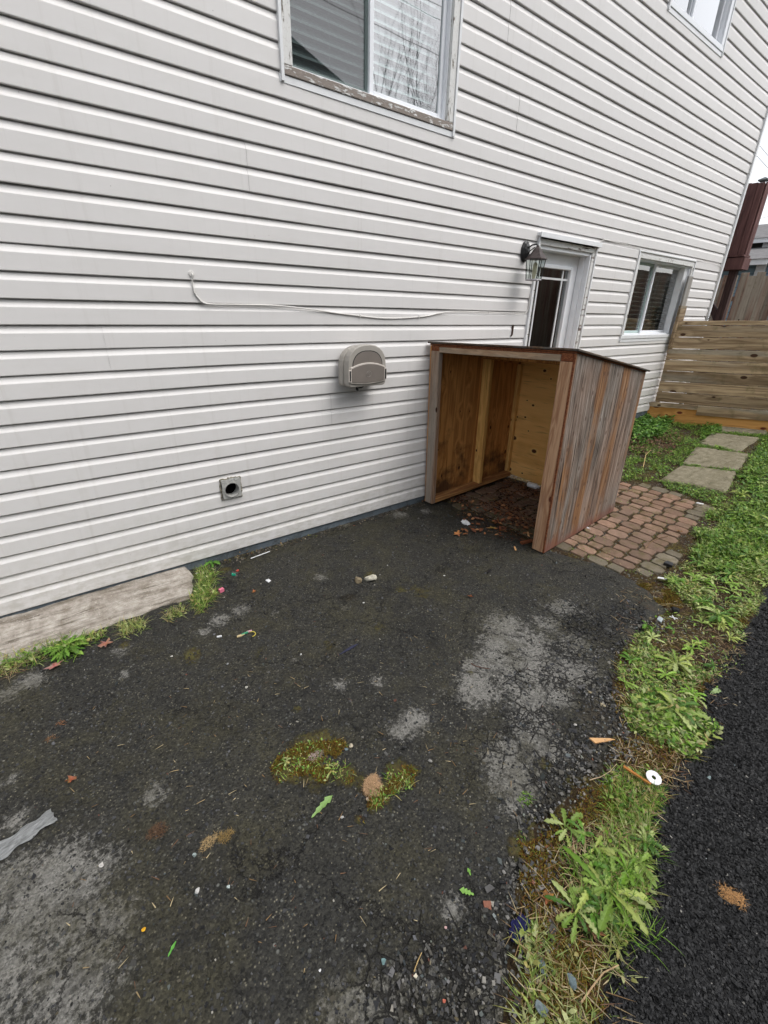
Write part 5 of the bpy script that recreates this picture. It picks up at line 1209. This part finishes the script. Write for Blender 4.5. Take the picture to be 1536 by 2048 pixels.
plant('leafy green weed at the house wall below the gate skirt', (1292, 852), 30, .20, .045, 23, [(.06, .15, .02), (.10, .21, .03)], name='leafy_weed', arch=(.5, 1.2))
plant('green weed tuft at the corner of the farthest slab', (1430, 850), 18, .12, .03, 24, [(.05, .17, .02), (.08, .22, .03)], name='leafy_weed', arch=(.5, 1.1))
plant('pale dandelion beside the navy rag', (1130, 1660), 9, .075, .012, 25, PALES[:3])
# a loose leaf lying on the asphalt
def loose_leaf(at, ang, L, Wd, colr, label, seed=1, name='leaf', n=9, z=None):
    v, f = dleaf(L, Wd, .08, random.Random(seed), n); c, s = math.cos(ang), math.sin(ang); p = gp(*at)
    V = [((x-L/2)*c-y*s, (x-L/2)*s+y*c, zz+.004) for x, y, zz in v]
    o = np_mesh(name, np.array(V), np.array(f), M['leafcol'], cols=np.tile(colr, (len(V), 1))); o.location = p; return tag(o, label, 'leaf')
q0, q1 = gp(628, 1635), gp(670, 1590); loose_leaf((645, 1614), math.atan2(q1.y-q0.y, q1.x-q0.x), (q1-q0).length*1.0, .017, (.20, .33, .10), 'single toothed green dandelion leaf lying on the asphalt below the moss patch', 5)
q0, q1 = gp(1412, 1392), gp(1448, 1385); loose_leaf((1430, 1385), math.atan2(q1.y-q0.y, q1.x-q0.x)+.2, .075, .02, (.26, .36, .15), 'pale green leaf lying on the fresh asphalt edge', 6)
loose_leaf((345, 1899), .7, .035, .005, (.10, .32, .05), 'tiny bright green leaf near the bottom of the driveway', 7, n=5)
loose_leaf((933, 1786), 2.2, .045, .013, (.20, .38, .08), 'curled light green leaf bit right of the driveway centre bottom', 8, n=9)
loose_leaf((938, 1745), 1.2, .022, .006, (.16, .34, .06), 'very small green leaf crumb above the curled one', 9, n=5)

# ---- dry brown leaves
def dry_leaf(at, L, colr, label, seed, wp=None, up=.012):
    rng = random.Random(seed); n = 14; V = []; C = []
    for i in range(n):
        a = 2*math.pi*i/n; r = L*.5*(.75+.35*math.cos(5*a+seed)+rng.uniform(-.12, .12))*(1.25 if i == 0 else 1)
        V.append((r*math.cos(a), r*math.sin(a)*.72, .004+abs(math.sin(a*1.5+seed))*up*rng.uniform(.4, 1.3)))
    V.append((0, 0, .003)); f = [(i, (i+1) % n, n) for i in range(n)]
    C = [tuple(q*rng.uniform(.65, 1.25) for q in colr) for _ in V]
    o = np_mesh('dry_leaf', np.array(V), np.array(f), M['deadcol'], cols=np.array(C)); o.rotation_euler = (rng.uniform(-.15, .15), rng.uniform(-.15, .15), rng.uniform(0, 6)); o.location = (wp or gp(*at))+Vector((0, 0, .003))
    return tag(o, label, 'leaf', None)
BR, OR = (.30, .13, .06), (.38, .17, .07)
for i, (a, L, c, lb) in enumerate([((768, 1021), .095, OR, 'brown curled leaf at the wall foot left of the shelter'), ((915, 1069), .10, OR, 'brown leaf lying left of the shelter mouth below the white tissue'), ((995, 1046), .13, OR, 'large lobed brown leaf at the centre of the leaf litter in the shelter mouth'),
        ((1003, 1060), .12, BR, 'crumpled brown leaf just below the largest one'), ((960, 1040), .10, BR, 'dark brown leaf between tissue and litter in the shelter mouth'), ((985, 1058), .085, OR, 'tan leaf touching the large lobed one'), ((940, 1195), .045, (.22, .07, .03), 'flat reddish brown leaf alone on the asphalt in front of the shelter'),
        ((143, 1563), .05, BR, 'narrow reddish brown leaf on the left of the driveway'), ((110, 1335), .09, (.34, .20, .13), 'folded tan brown leaf in front of the ledge weeds'), ((212, 1290), .09, (.33, .17, .11), 'brown leaf at the right end of the ledge weeds'), ((508, 1186), .04, OR, 'little shredded orange leaf on the asphalt near the wall'),
        ((845, 1002), .07, BR, 'brown leaf against the front left post of the shelter'), ((1185, 1862), .06, (.30, .13, .07), 'crumpled brown leaf in the dead grass at the bottom verge'), ((1345, 1428), .05, (.55, .18, .08), 'salmon red leaf caught in the verge dandelion'), ((1095, 1800), .05, OR, 'orange bark like leaf bit beside the driveway edge'),
        ((905, 1005), .06, BR, 'leaf under the left inner sill of the shelter'), ((1052, 1068), .06, OR, 'leaf beside the front right post inside the shelter'), ((925, 1062), .05, BR, 'small brown leaf touching the tissue'), ((1345, 912), .07, (.35, .25, .15), 'pale brown leaf scrap on the dirt by the second slab'), ((1440, 897), .07, (.45, .30, .2), 'pale leaf scrap on the near edge of the third slab'),
        ((1358, 1065), .05, (.33, .16, .07), 'orange leaf on the brick paving right side'), ((860, 1000), .05, OR, 'leaf fragment beside the caster of the shelter')]):
    dry_leaf(a, L, c, lb, i+1)
# litter inside the shelter (uncountable crumbs)
rg = np.random.default_rng(88); q = [(2.95, -1.18), (3.80, -1.15), (3.80, -.12), (2.9, -.12)]
X, Y = sample(2400, q, rg, lambda X, Y: np.clip((vn(X, Y, 6, 5, 3)-.38)*4, .06, 1)); n = len(X); L = rg.uniform(.006, .028, n)
V, F3, F4, C = small_leaves(X, Y, gzn(X)+.008, L, L*.35, rcol(n, [(.17, .07, .035), (.08, .035, .022), (.26, .13, .06), (.03, .015, .012)], rg), 9, (1.2, 1.57), .006); push(V, F3, F4, C)
X, Y = sample(700, wpoly([(900, 1030), (1010, 985), (1080, 1010), (1070, 1095), (1000, 1075)]), rg); n = len(X); L = rg.uniform(.005, .016, n)
V, F3, F4, C = small_leaves(X, Y, oldz(X, Y)+.004, L, L*.35, rcol(n, [(.12, .05, .03), (.05, .025, .018), (.22, .12, .06)], rg), 10, (1.2, 1.57), .004); push(V, F3, F4, C)
X, Y = sample(70, wpoly([(905, 1020), (960, 1000), (1070, 1040), (1066, 1090), (1000, 1078), (930, 1068)]), rg); n = len(X); L = rg.uniform(.025, .06, n)
V, F3, F4, C = small_leaves(X, Y, np.maximum(oldz(X, Y), gzn(X)+.004)+.006, L, L*.32, rcol(n, [(.30, .13, .06), (.20, .08, .04), (.38, .19, .09), (.12, .05, .03)], rg), 12, (1.2, 1.5), .008); push(V, F3, F4, C)
X, Y = sample(900, wpoly([(1262, 905), (1275, 870), (1340, 862), (1370, 880), (1330, 915)]), rg); n = len(X); L = rg.uniform(.01, .04, n)
V, F3, F4, C = small_leaves(X, Y, gzn(X)+.004, L, L*.3, rcol(n, [(.12, .06, .04), (.22, .14, .09), (.07, .04, .03)], rg), 11, (1.1, 1.57), .03); push(V, F3, F4, C)
flush('leaf_litter', 'dark crumbled leaf litter inside the shelter and by the wall', 'litter', M['deadcol'])

# ---- stones and rubbish
def rock(at, size, colr, label, seed, name='rock', flat=.6, cat='stone', z=.0):
    rng = random.Random(seed); bm = bmesh.new(); bmesh.ops.create_icosphere(bm, subdivisions=2, radius=1)
    dirs = [Vector((rng.gauss(0, 1), rng.gauss(0, 1), rng.gauss(0, 1))).normalized() for _ in range(11)]; ds = [rng.uniform(.42, .72) for _ in dirs]
    for v in bm.verts:
        for d_, k in zip(dirs, ds):
            e = v.co.dot(d_)
            if e > k: v.co -= d_*(e-k)
        v.co = Vector((v.co.x*size, v.co.y*size*.75, v.co.z*size*flat))
    me = bpy.data.meshes.new(name); bm.to_mesh(me); bm.free(); me.materials.append(colr if not isinstance(colr, tuple) else m_plain('stone_'+str(seed), colr, .85, .3, .4, 60, .6))
    o = bpy.data.objects.new(name, me); col.objects.link(o); o.location = gp(*at)+Vector((0, 0, size*flat*.55+z)); o.rotation_euler = (rng.uniform(-.3, .3), rng.uniform(-.3, .3), rng.uniform(0, 6))
    return tag(o, label, cat)
rock((741, 1160), .048, (.50, .47, .38), 'pale broken rock, larger of two lying on the driveway', 1)
rock((716, 1163), .036, (.20, .16, .10), 'dark angular rock leaning against the pale one', 2)
rock((727, 1207), .010, (.42, .42, .40), 'small whitish stone below the two rocks', 3)
rock((760, 1150), .008, (.25, .25, .23), 'small grey stone behind the pale rock', 4)
for i, (a, s, c, l) in enumerate([((775, 1131), .007, (.5, .5, .48), 'tiny white pebble right of the rocks, toward the shelter'), ((888, 1152), .009, (.62, .62, .60), 'white flat pebble alone in front of the shelter'), ((602, 1309), .008, (.68, .68, .66), 'white pebble at the middle of the driveway'), ((493, 1375), .010, (.42, .41, .36), 'cream pebble left of the mossy patch'),
        ((455, 1329), .010, (.28, .29, .29), 'grey pebble below the wrapper'), ((344, 1313), .008, (.62, .60, .55), 'white pebble right of the ledge weeds'), ((702, 1492), .014, (.46, .40, .30), 'cream stone at the tip of the mossy patch'), ((692, 1499), .010, (.13, .17, .18), 'blue grey stone beside the cream one'),
        ((684, 1636), .010, (.40, .40, .38), 'white pebble beside the loose dandelion leaf'), ((735, 1600), .010, (.36, .28, .20), 'tan pebble at the foot of the hair tuft'), ((860, 1522), .012, (.28, .27, .25), 'grey stone right of the second moss strip'), ((1168, 1557), .008, (.30, .34, .34), 'grey green pebble on the gravel margin'),
        ((1418, 1557), .013, (.20, .26, .26), 'blue green stone on the fresh asphalt beside the white disc'), ((1467, 1530), .010, (.10, .12, .13), 'dark blue stone on the fresh asphalt'), ((1412, 1719), .007, (.55, .60, .60), 'pale pebble alone on the fresh asphalt'), ((1340, 1820), .006, (.65, .65, .65), 'white crumb on the fresh asphalt beside the big dandelion'),
        ((395, 1783), .011, (.48, .47, .45), 'white chip at the lower left of the driveway'), ((204, 1731), .012, (.50, .48, .45), 'white rectangular chip on the pale stained asphalt'), ((390, 1711), .010, (.25, .30, .29), 'grey green chip above the white one'), ((457, 1774), .008, (.45, .52, .50), 'pale green chip right of the white one'),
        ((1408, 1968), .008, (.12, .15, .16), 'slate chip at the bottom of the fresh asphalt'), ((1082, 1935), .020, (.14, .18, .18), 'large slate stone in the verge gravel at the bottom'), ((1140, 1965), .022, (.12, .16, .17), 'long slate stone in the dead grass at the bottom'), ((1084, 2020), .026, (.13, .16, .17), 'largest slate stone at the very bottom of the verge'),
        ((767, 1925), .011, (.13, .21, .21), 'teal grey stone near the bottom centre'), ((892, 1856), .007, (.55, .35, .33), 'pink pebble near the bottom centre'), ((888, 2003), .007, (.50, .14, .09), 'red pebble near the bottom edge'), ((640, 1941), .006, (.7, .7, .7), 'white speck stone at the bottom centre'), ((1150, 1450), .011, (.40, .38, .35), 'pale stone on the gravel margin above the wood chip'),
        ((1240, 1452), .014, (.14, .15, .16), 'grey stone half under the verge dandelion'), ((1218, 1465), .014, (.22, .23, .23), 'flat grey stone beside the wood chip'), ((395, 1147), .016, (.42, .42, .38), 'white stone in the grass at the end of the ledge'), ((410, 1155), .012, (.30, .31, .30), 'grey stone in the grass at the end of the ledge'), ((1478, 1058), .02, (.45, .47, .50), 'pale stone in the green strip beside the brick paving')]):
    rock(a, s, c, l, 30+i, 'pebble', .6)
W_ = m_plain('white_plastic_scrap', (.72, .73, .74), .4, .5, .06, 40, .1)
def scrap(name, label, at, pts, h, mat, rz=0, cat='litter', z=.003, tilt=(0, 0), bevel=.0008):
    p = gp(*at)+Vector((0, 0, z)); o = MB().prism(pts, 0, h, fn=lambda a, b, c: (a, b, c)).build(name, mat, None, bevel=bevel); o.location = p; o.rotation_euler = (tilt[0], tilt[1], rz)
    return tag(o, label, cat)
def along(p0, p1):
    a, b = gp(*p0), gp(*p1); return math.atan2(b.y-a.y, b.x-a.x), (b-a).length
# white bottle inside the shelter
bt = tag(empty('bottle', gp(1066, 978)+Vector((0, 0, .036))), 'small white plastic bottle lying inside the shelter', 'bottle')
an, ln = along((1050, 974), (1080, 982)); ax = Vector((math.cos(an), math.sin(an), 0)); c0 = wloc(bt)
MB().tube([c0-ax*.062, c0-ax*.058, c0+ax*.030, c0+ax*.042], [.020, .026, .026, .015], 18).build('body', W_, bt, smooth=True)
MB().tube([c0+ax*.042, c0+ax*.062], .014, 14).build('cap', m_plain('grey_white_cap', (.55, .56, .57), .4), bt, bevel=.001)
# tissue
def crumple(name, label, at, r, mat, seed, h=.5, cat='litter'):
    rng = random.Random(seed); bm = bmesh.new(); bmesh.ops.create_icosphere(bm, subdivisions=3, radius=r)
    for v in bm.verts:
        v.co *= rng.uniform(.65, 1.25); v.co.z *= h
    me = bpy.data.meshes.new(name); bm.to_mesh(me); bm.free(); me.materials.append(mat); o = bpy.data.objects.new(name, me); col.objects.link(o); o.location = gp(*at)+Vector((0, 0, r*h*.7)); o.rotation_euler = (0, 0, rng.uniform(0, 6)); o.scale = (1.4, .9, 1)
    return tag(o, label, cat)
crumple('tissue', 'crumpled white tissue in front of the shelter mouth', (931, 1047), .032, W_, 3, .45, 'tissue')
crumple('tissue', 'crumpled clear white film at the wall foot', (693, 1044), .020, m_plain('dull_film', (.42, .43, .43), .35), 4, .45, 'tissue')
crumple('paper_scrap', 'white paper scrap beside the right post on the brick paving', (1176, 1058), .018, W_, 5, .4, 'paper')
# small plastic bits by the wall
scrap('plastic_piece', 'pink plastic cap piece on the asphalt near the ledge grass', (443, 1184), [(-.016, -.010), (.014, -.012), (.016, .008), (-.012, .012)], .022, m_plain('pink_plastic', (.65, .17, .25), .4), .3, cat='plastic piece')
scrap('plastic_piece', 'green plastic clip standing on the asphalt by the wall', (468, 1152), [(-.003, -.012), (.004, -.012), (.004, .008), (.012, .010), (.010, .016), (-.004, .014)], .014, m_plain('green_plastic', (.02, .33, .20), .4), .9, cat='plastic piece')
scrap('plastic_chip', 'tiny red plastic chip beside the green clip', (475, 1143), [(-.010, -.005), (.010, -.006), (.011, .005), (-.009, .006)], .008, m_plain('red_plastic', (.45, .07, .05), .5), .4, cat='plastic piece')
scrap('paper_scrap', 'folded white paper corner left of the tan stain', (536, 1163), [(-.018, -.012), (.012, -.016), (.020, .004), (-.006, .016)], .006, W_, .8, 'paper', tilt=(.3, .15))
a_, l_ = along((502, 1118), (540, 1104)); scrap('white_stick', 'thin white plastic stick at the foot of the blue foundation', (521, 1111), [(-l_/2, -.003), (l_/2, -.003), (l_/2, .003), (-l_/2, .003)], .005, W_, a_, 'stick')
a_, l_ = along((433, 1276), (446, 1274)); scrap('cigarette_butt', 'short white butt left of the wrapper', (439, 1275), [(-.013, -.004), (.013, -.004), (.013, .004), (-.013, .004)], .008, W_, a_, 'butt')
wr = tag(empty('candy_wrapper', gp(490, 1270)+Vector((0, 0, .003))), 'twisted multicoloured wrapper with a yellow curl on the asphalt', 'wrapper')
c0 = wloc(wr)
def wb(nm, pts, h, mat, rz):
    o = MB().prism([(a*math.cos(rz)-b*math.sin(rz)+c0.x, a*math.sin(rz)+b*math.cos(rz)+c0.y) for a, b in pts], c0.z, c0.z+h, fn=lambda a, b, c: (a, b, c)).build(nm, mat, wr, bevel=.0008)
a_, _ = along((473, 1272), (505, 1262))
wb('foil', [(-.045, -.006), (-.02, -.008), (.0, .0), (-.01, .008), (-.04, .006)], .006, m_plain('tan_wrap', (.50, .40, .22), .5), a_)
wb('foil', [(-.02, -.001), (.02, .004), (.022, .010), (-.015, .006)], .009, m_plain('green_wrap', (.06, .33, .18), .5), a_)
wb('foil', [(.010, .006), (.040, .004), (.042, .014), (.014, .016)], .008, m_plain('pink_wrap', (.50, .30, .32), .5), a_)
MB().tube([(c0.x+.02*math.cos(t)+.03, c0.y+.022*math.sin(t)-.022, c0.z+.004) for t in np.linspace(-1.8, 1.6, 10)], .0025, 5).build('ribbon', m_plain('yellow_ribbon', (.50, .42, .08), .5), wr)
# dark blue rubber strip
a_, l_ = along((675, 1312), (716, 1288)); scrap('rubber_strip', 'thin torn dark blue rubber strip on the asphalt', (696, 1300), [(-l_/2, -.002), (-.02, -.008), (.03, -.010), (l_/2, -.003), (.03, .008), (-.01, .006)], .004, m_plain('navy_rubber', (.018, .02, .045), .6), a_, 'rubber strip')
scrap('rubber_strip', 'flat black rubber scrap on the asphalt before the shelter', (978, 1143), [(-.03, -.006), (.03, -.008), (.028, .006), (-.02, .008)], .004, M['black'], .4, 'rubber strip')
# wood bits
woodc = m_wood('fresh_splinter', (.60, .36, .17), (.40, .20, .08), 'x', 60, 1, vary=.1)
a_, l_ = along((1182, 1483), (1233, 1481)); scrap('wood_chip', 'wedge shaped splinter of fresh wood on the gravel margin', (1205, 1483), [(-l_/2, .012), (-l_*.36, -.014), (.0, -.008), (l_/2, .002), (l_*.3, .008), (-.01, .010)], .007, woodc, a_, 'wood chip', tilt=(.05, .03))
a_, l_ = along((1243, 1541), (1298, 1577)); scrap('wooden_stick', 'thin orange brown stick beside the white disc', (1270, 1559), [(-l_/2, -.005), (l_/2, -.004), (l_/2, .003), (-l_/2, .005)], .008, m_wood('orange_stick', (.50, .22, .06), (.32, .12, .03), 'x', 60, 1), a_, 'stick', z=.022)
a_, l_ = along((1042, 1088), (1064, 1083)); scrap('wood_block', 'reddish wood offcut at the foot of the front right post', (1053, 1086), [(-l_/2, -.014), (l_/2, -.012), (l_/2, .012), (-l_/2, .014)], .018, M['end_grain'], a_, 'wood chip')
a_, l_ = along((1028, 1092), (1032, 1104)); scrap('wood_chip', 'small upright orange splinter left of the wood offcut', (1030, 1098), [(-.030, -.006), (.03, -.007), (.028, .006), (-.03, .006)], .006, woodc, a_, 'wood chip')
scrap('wood_chip', 'pale wood splinter on the litter inside the shelter mouth', (1056, 1072), [(-.04, -.006), (.03, -.008), (.045, .002), (-.02, .008)], .006, woodc, .8, 'wood chip', z=.012)
# white disc with a hole
dp = gp(1303, 1566)+Vector((0, 0, .030)); n = 28
V = [(r*math.cos(2*math.pi*i/n), r*math.sin(2*math.pi*i/n), z) for (r, z) in ((.008, 0), (.0265, 0), (.0275, .002), (.0265, .004), (.008, .004)) for i in range(n)]
F_ = [(k*n+i, k*n+(i+1) % n, ((k+1) % 5)*n+(i+1) % n, ((k+1) % 5)*n+i) for k in range(5) for i in range(n)]
o = MB().add(V, F_).build('washer_disc', m_plain('glossy_white_plastic', (.80, .81, .82), .3, .5, .02), None); o.location = dp; o.rotation_euler = (.14, -.10, 0); tag(o, 'white plastic disc with a centre hole on the verge grass', 'disc')
# navy rag
crumple('rag', 'small navy blue rag among the stalks at the driveway edge', (1041, 1858), .028, m_plain('navy_cloth', (.015, .016, .06), .95, .1, .3, 200, .6), 8, .3, 'rag')
# torn plastic wrap at the left edge
pl = NT('dusty_clear_wrap'); ob = pl.obj(); pn = pl.noise(pl.mp(ob, (9, 40, 20)), 1.0, 6, .7, 1.5); cc = pl.mix(pl.mr(pn, .35, .65), (.10, .105, .105), (.34, .35, .35)); pl.fin(cc, .28, pl.bump(pn, 1.0, .01), .5)
a_, l_ = along((0, 1705), (72, 1655)); a0_ = gp(36, 1680); rng = random.Random(3); nx, ny = 26, 8; V = []; L_ = .30
for i in range(nx):
    for j in range(ny):
        x = -L_*.65+L_*i/(nx-1)+rng.uniform(-.003, .003); wv = .036*(1-.25*(i/(nx-1)))+.006*math.sin(i*1.1); y = -wv+2*wv*j/(ny-1)
        V.append((x, y, .003+.0035*abs(math.sin(j*1.9+i*.5))*rng.uniform(.1, 1)))
F_ = [(i*ny+j, (i+1)*ny+j, (i+1)*ny+j+1, i*ny+j+1) for i in range(nx-1) for j in range(ny-1)]
o = np_mesh('plastic_wrap', np.array(V), np.array(F_), pl.m); o.location = a0_; o.rotation_euler = (0, 0, a_); tag(o, 'crinkled grey plastic wrap lying at the left edge of the driveway', 'plastic wrap')
# tufts of hair or dead moss
def tuft(at, r, n, colr, label, seed, asp=1.3, rot=0.0, lift=.014, name='hair_tuft'):
    rg = np.random.default_rng(seed); p = gp(*at); th = rg.uniform(0, 2*np.pi, n); rad = r*np.sqrt(rg.random(n)); X, Y = rad*np.cos(th)*asp, rad*np.sin(th); c, s = math.cos(rot), math.sin(rot); X, Y = X*c-Y*s, X*s+Y*c
    kk_ = vn(X, Y, 60, seed, 2)+.35*(1-rad/r) > .42; X, Y, rad = X[kk_], Y[kk_], rad[kk_]; n = len(X)
    V, F_, C = blades('', X, Y, rg.uniform(.0, lift, n)*(1-.7*rad/r), rg.uniform(.005, .017, n), np.full(n, .00045), np.array(colr)[None]*rg.uniform(.5, 1.3, (n, 1)), None, (1.1, 1.6), seed+4321, .1)
    o = np_mesh(name, V, F_, M['deadcol'], cols=C); o.location = p+Vector((0, 0, .001)); return tag(o, label, 'tuft')
ta, _ = along((735, 1600), (760, 1545))
tuft((746, 1572), .034, 1700, (.50, .33, .19), 'round fluffy tan hair tuft between the moss patches', 1, 1.35, ta, .02)
tuft((1463, 1794), .029, 1000, (.50, .28, .12), 'orange brown fluffy tuft on the fresh asphalt', 2, 1.3, 1.9)
tuft((315, 1664), .028, 420, (.13, .075, .045), 'faint brown fluff spot on the left driveway', 3, 1.2)
tuft((452, 1672), .022, 300, (.28, .19, .075), 'golden moss like tuft on the left driveway', 4, 1.2)
tuft((418, 1685), .018, 220, (.42, .30, .15), 'pale strand tuft beside the golden one', 6, 1.8, .4)
tuft((122, 1449), .018, 90, (.40, .18, .08), 'small orange dried tuft near the left edge', 5, 1.3)
tuft((105, 1477), .016, 50, (.28, .15, .07), 'sparse brown strands below the orange tuft', 7, 1.5)
tuft((632, 1512), .018, 260, (.50, .40, .36), 'greyish pink fluff in the middle of the mossy patch', 8, 1.8)
rock((289, 1858), .009, (.62, .33, .02), 'orange flower crumb at the lower left', 77, 'flower_crumb', .5, 'flower')
tuft((693, 1196), .035, 260, (.03, .025, .015), 'dark fibrous clump in front of the two rocks', 10, 1.4)
tuft((1248, 1815), .010, 60, (.55, .45, .2), 'straw coloured seed head in the big dandelion', 12, 2)
# twigs
def twig(label, pts, r=.003, z=.012, c=(.20, .13, .08), cat='twig', name='twig'):
    P = [gp(*p)+Vector((0, 0, z)) for p in pts]; o = MB().tube(P, [r*(1-.5*i/len(P)) for i in range(len(P))], 6).build(name, m_plain('twig_bark', c, .9, .1, .3, 60, .4), None, origin=tuple(P[0])); return tag(o, label, cat)
twig('bent brown twig lying on the brick paving', [(1289, 1099), (1302, 1086), (1316, 1079), (1335, 1075)], .005)
twig('long thin twig arching over the farthest slab', [(1440, 850), (1458, 847), (1476, 850), (1495, 858)], .006, .02, (.08, .05, .035))
twig('dark twig on the grass left of the slabs', [(1330, 897), (1360, 894), (1392, 889), (1410, 885)], .006, .02, (.07, .045, .03))
twig('curved reddish twig on the pale asphalt patch', [(942, 1328), (950, 1333), (965, 1337), (980, 1339)], .002, .004, (.10, .04, .025))
twig('pale dry stem crossing the gravel margin', [(1178, 1564), (1200, 1558), (1218, 1547), (1232, 1532)], .002, .012, (.40, .30, .2))
twig('straw coloured stem near the bottom centre', [(828, 1945), (835, 1925), (843, 1907)], .002, .005, (.42, .30, .14))
twig('long pale stalk in the dead grass at the bottom verge', [(1160, 2010), (1185, 1975), (1205, 1950), (1235, 1935)], .0025, .014, (.40, .28, .16))
twig('pale stem in the grass behind the shelter', [(1285, 940), (1290, 915), (1300, 905)], .004, .03, (.5, .38, .18))
twig('thin twig at the brush pile by the wall', [(1265, 880), (1290, 868), (1322, 862)], .006, .035, (.18, .11, .07))
twig('second twig crossing the brush pile by the wall', [(1262, 892), (1280, 873), (1300, 858)], .005, .04, (.22, .14, .09))
# white plastic cross in the verge
pc = gp(1345, 1241)+Vector((0, 0, .02)); o = MB().box(-.026, .026, -.003, .003, 0, .003).box(-.003, .003, -.022, -.0035, 0, .003).box(-.003, .003, .0035, .022, 0, .003).build('plastic_cross', W_, None); o.location = pc; o.rotation_euler = (.1, .15, .6); tag(o, 'tiny white plastic cross in the verge', 'plastic piece')
scrap('plastic_chip', 'glassy pale chip beside the white cross', (1318, 1243), [(-.03, -.012), (.02, -.016), (.03, .008), (-.01, .014)], .006, m_plain('frosted_chip', (.35, .40, .42), .3), .3, cat='plastic piece', z=.012)
scrap('paper_scrap', 'white scrap at the lower corner of the brick paving', (1322, 1161), [(-.03, -.008), (.028, -.010), (.03, .008), (-.02, .010)], .005, W_, -.9, 'paper', z=.016)
scrap('paper_scrap', 'white chip on the upper right of the brick paving', (1398, 1011), [(-.03, -.010), (.028, -.012), (.03, .008), (-.02, .012)], .006, W_, -1.2, 'paper', z=.018)
scrap('asphalt_lump', 'black lump of asphalt on the brick paving corner', (1335, 1133), [(-.03, -.025), (.02, -.03), (.035, .01), (-.01, .03)], .018, M['black'], .4, 'lump', z=.012)
rock((1350, 1222), .040, (.012, .012, .013), 'black asphalt lump in the mossy verge', 90, 'asphalt_lump', .4, 'lump')

# ================================================================== ACROSS THE YARD (seen only as reflections in the windows)
tr = tag(empty('bare_tree', (10.2, -8.6, -.1)), 'bare leafless tree reflected in the upper window', 'tree')
rng = random.Random(21); mb = MB()
def grow(p, d, L, r, depth):
    P = [p]; q = p.copy(); dd = d.copy()
    for i in range(5):
        dd = (dd+Vector((rng.uniform(-.1, .1), rng.uniform(-.1, .1), rng.uniform(.0, .12)))).normalized(); q = q+dd*L/5; P.append(q.copy())
    mb.tube(P, [r*(1-.6*i/5) for i in range(6)], 5 if depth > 1 else 4, caps=False)
    if depth == 0: return
    for k in range(rng.randint(3, 5)):
        t = rng.randint(1, 5); a = rng.uniform(0, 6.28); nd = (dd+Vector((math.cos(a)*.55, math.sin(a)*.55, .25))).normalized()
        grow(P[t], nd, L*rng.uniform(.5, .75), r*.42, depth-1)
for k in range(5):
    a = k*1.3; grow(Vector((10.2, -8.6, .3)), Vector((math.cos(a)*.35, math.sin(a)*.3, 1)).normalized(), 4.0, .05, 4)
mb.build('branches', m_plain('dark_bark', (.05, .04, .035), .9, .1), tr)
MB().tube([(10.2, -8.6, -.1), (10.2, -8.6, .5)], [.14, .10], 10).build('trunk', m_plain('dark_bark_trunk', (.05, .04, .035), .9, .1), tr)
oh = tag(empty('opposite_house', (4, -16, 0)), 'dark gabled house reflected in the upper window', 'house')
MB().box(-6, 11, -17, -10.5, -.2, 6.0).build('wall', m_plain('dark_clapboard', (.16, .19, .18), .7), oh)
MB().add([(-7, -10.2, 5.9), (11.5, -10.2, 6.1), (2.2, -10.2, 9.2), (-7, -17, 5.9), (11.5, -17, 6.1), (2.2, -17, 9.2)], [(0, 1, 2), (3, 5, 4), (0, 2, 5, 3), (1, 4, 5, 2), (0, 3, 4, 1)]).build('gable', m_plain('dark_gable', (.10, .12, .115), .8), oh)
wf = tag(empty('board_fence', (10, -4.9, 0)), 'plain board fence reflected in the door glass', 'fence')
mb = MB(); x = 5.0
while x < 30: mb.box(x, x+.14, -4.9, -4.88, -.1+.07*max(0, min(x, 12)-3.2), 2.3+.07*max(0, min(x, 12)-3.2)); x += .142
mb.build('fence_boards', M['picket'], wf)
for i, z in enumerate((7.9, 8.6, 8.85)):
    o = MB().tube([(-6, -9.5, z+.5), (16, -9.0, z-.2)], .006, 5).build('power_line', M['greycable'], None, origin=(-6, -9.5, z)); tag(o, ['lowest', 'middle', 'highest'][i]+' street wire reflected in the upper window', 'wire', 'street wires behind the photographer')
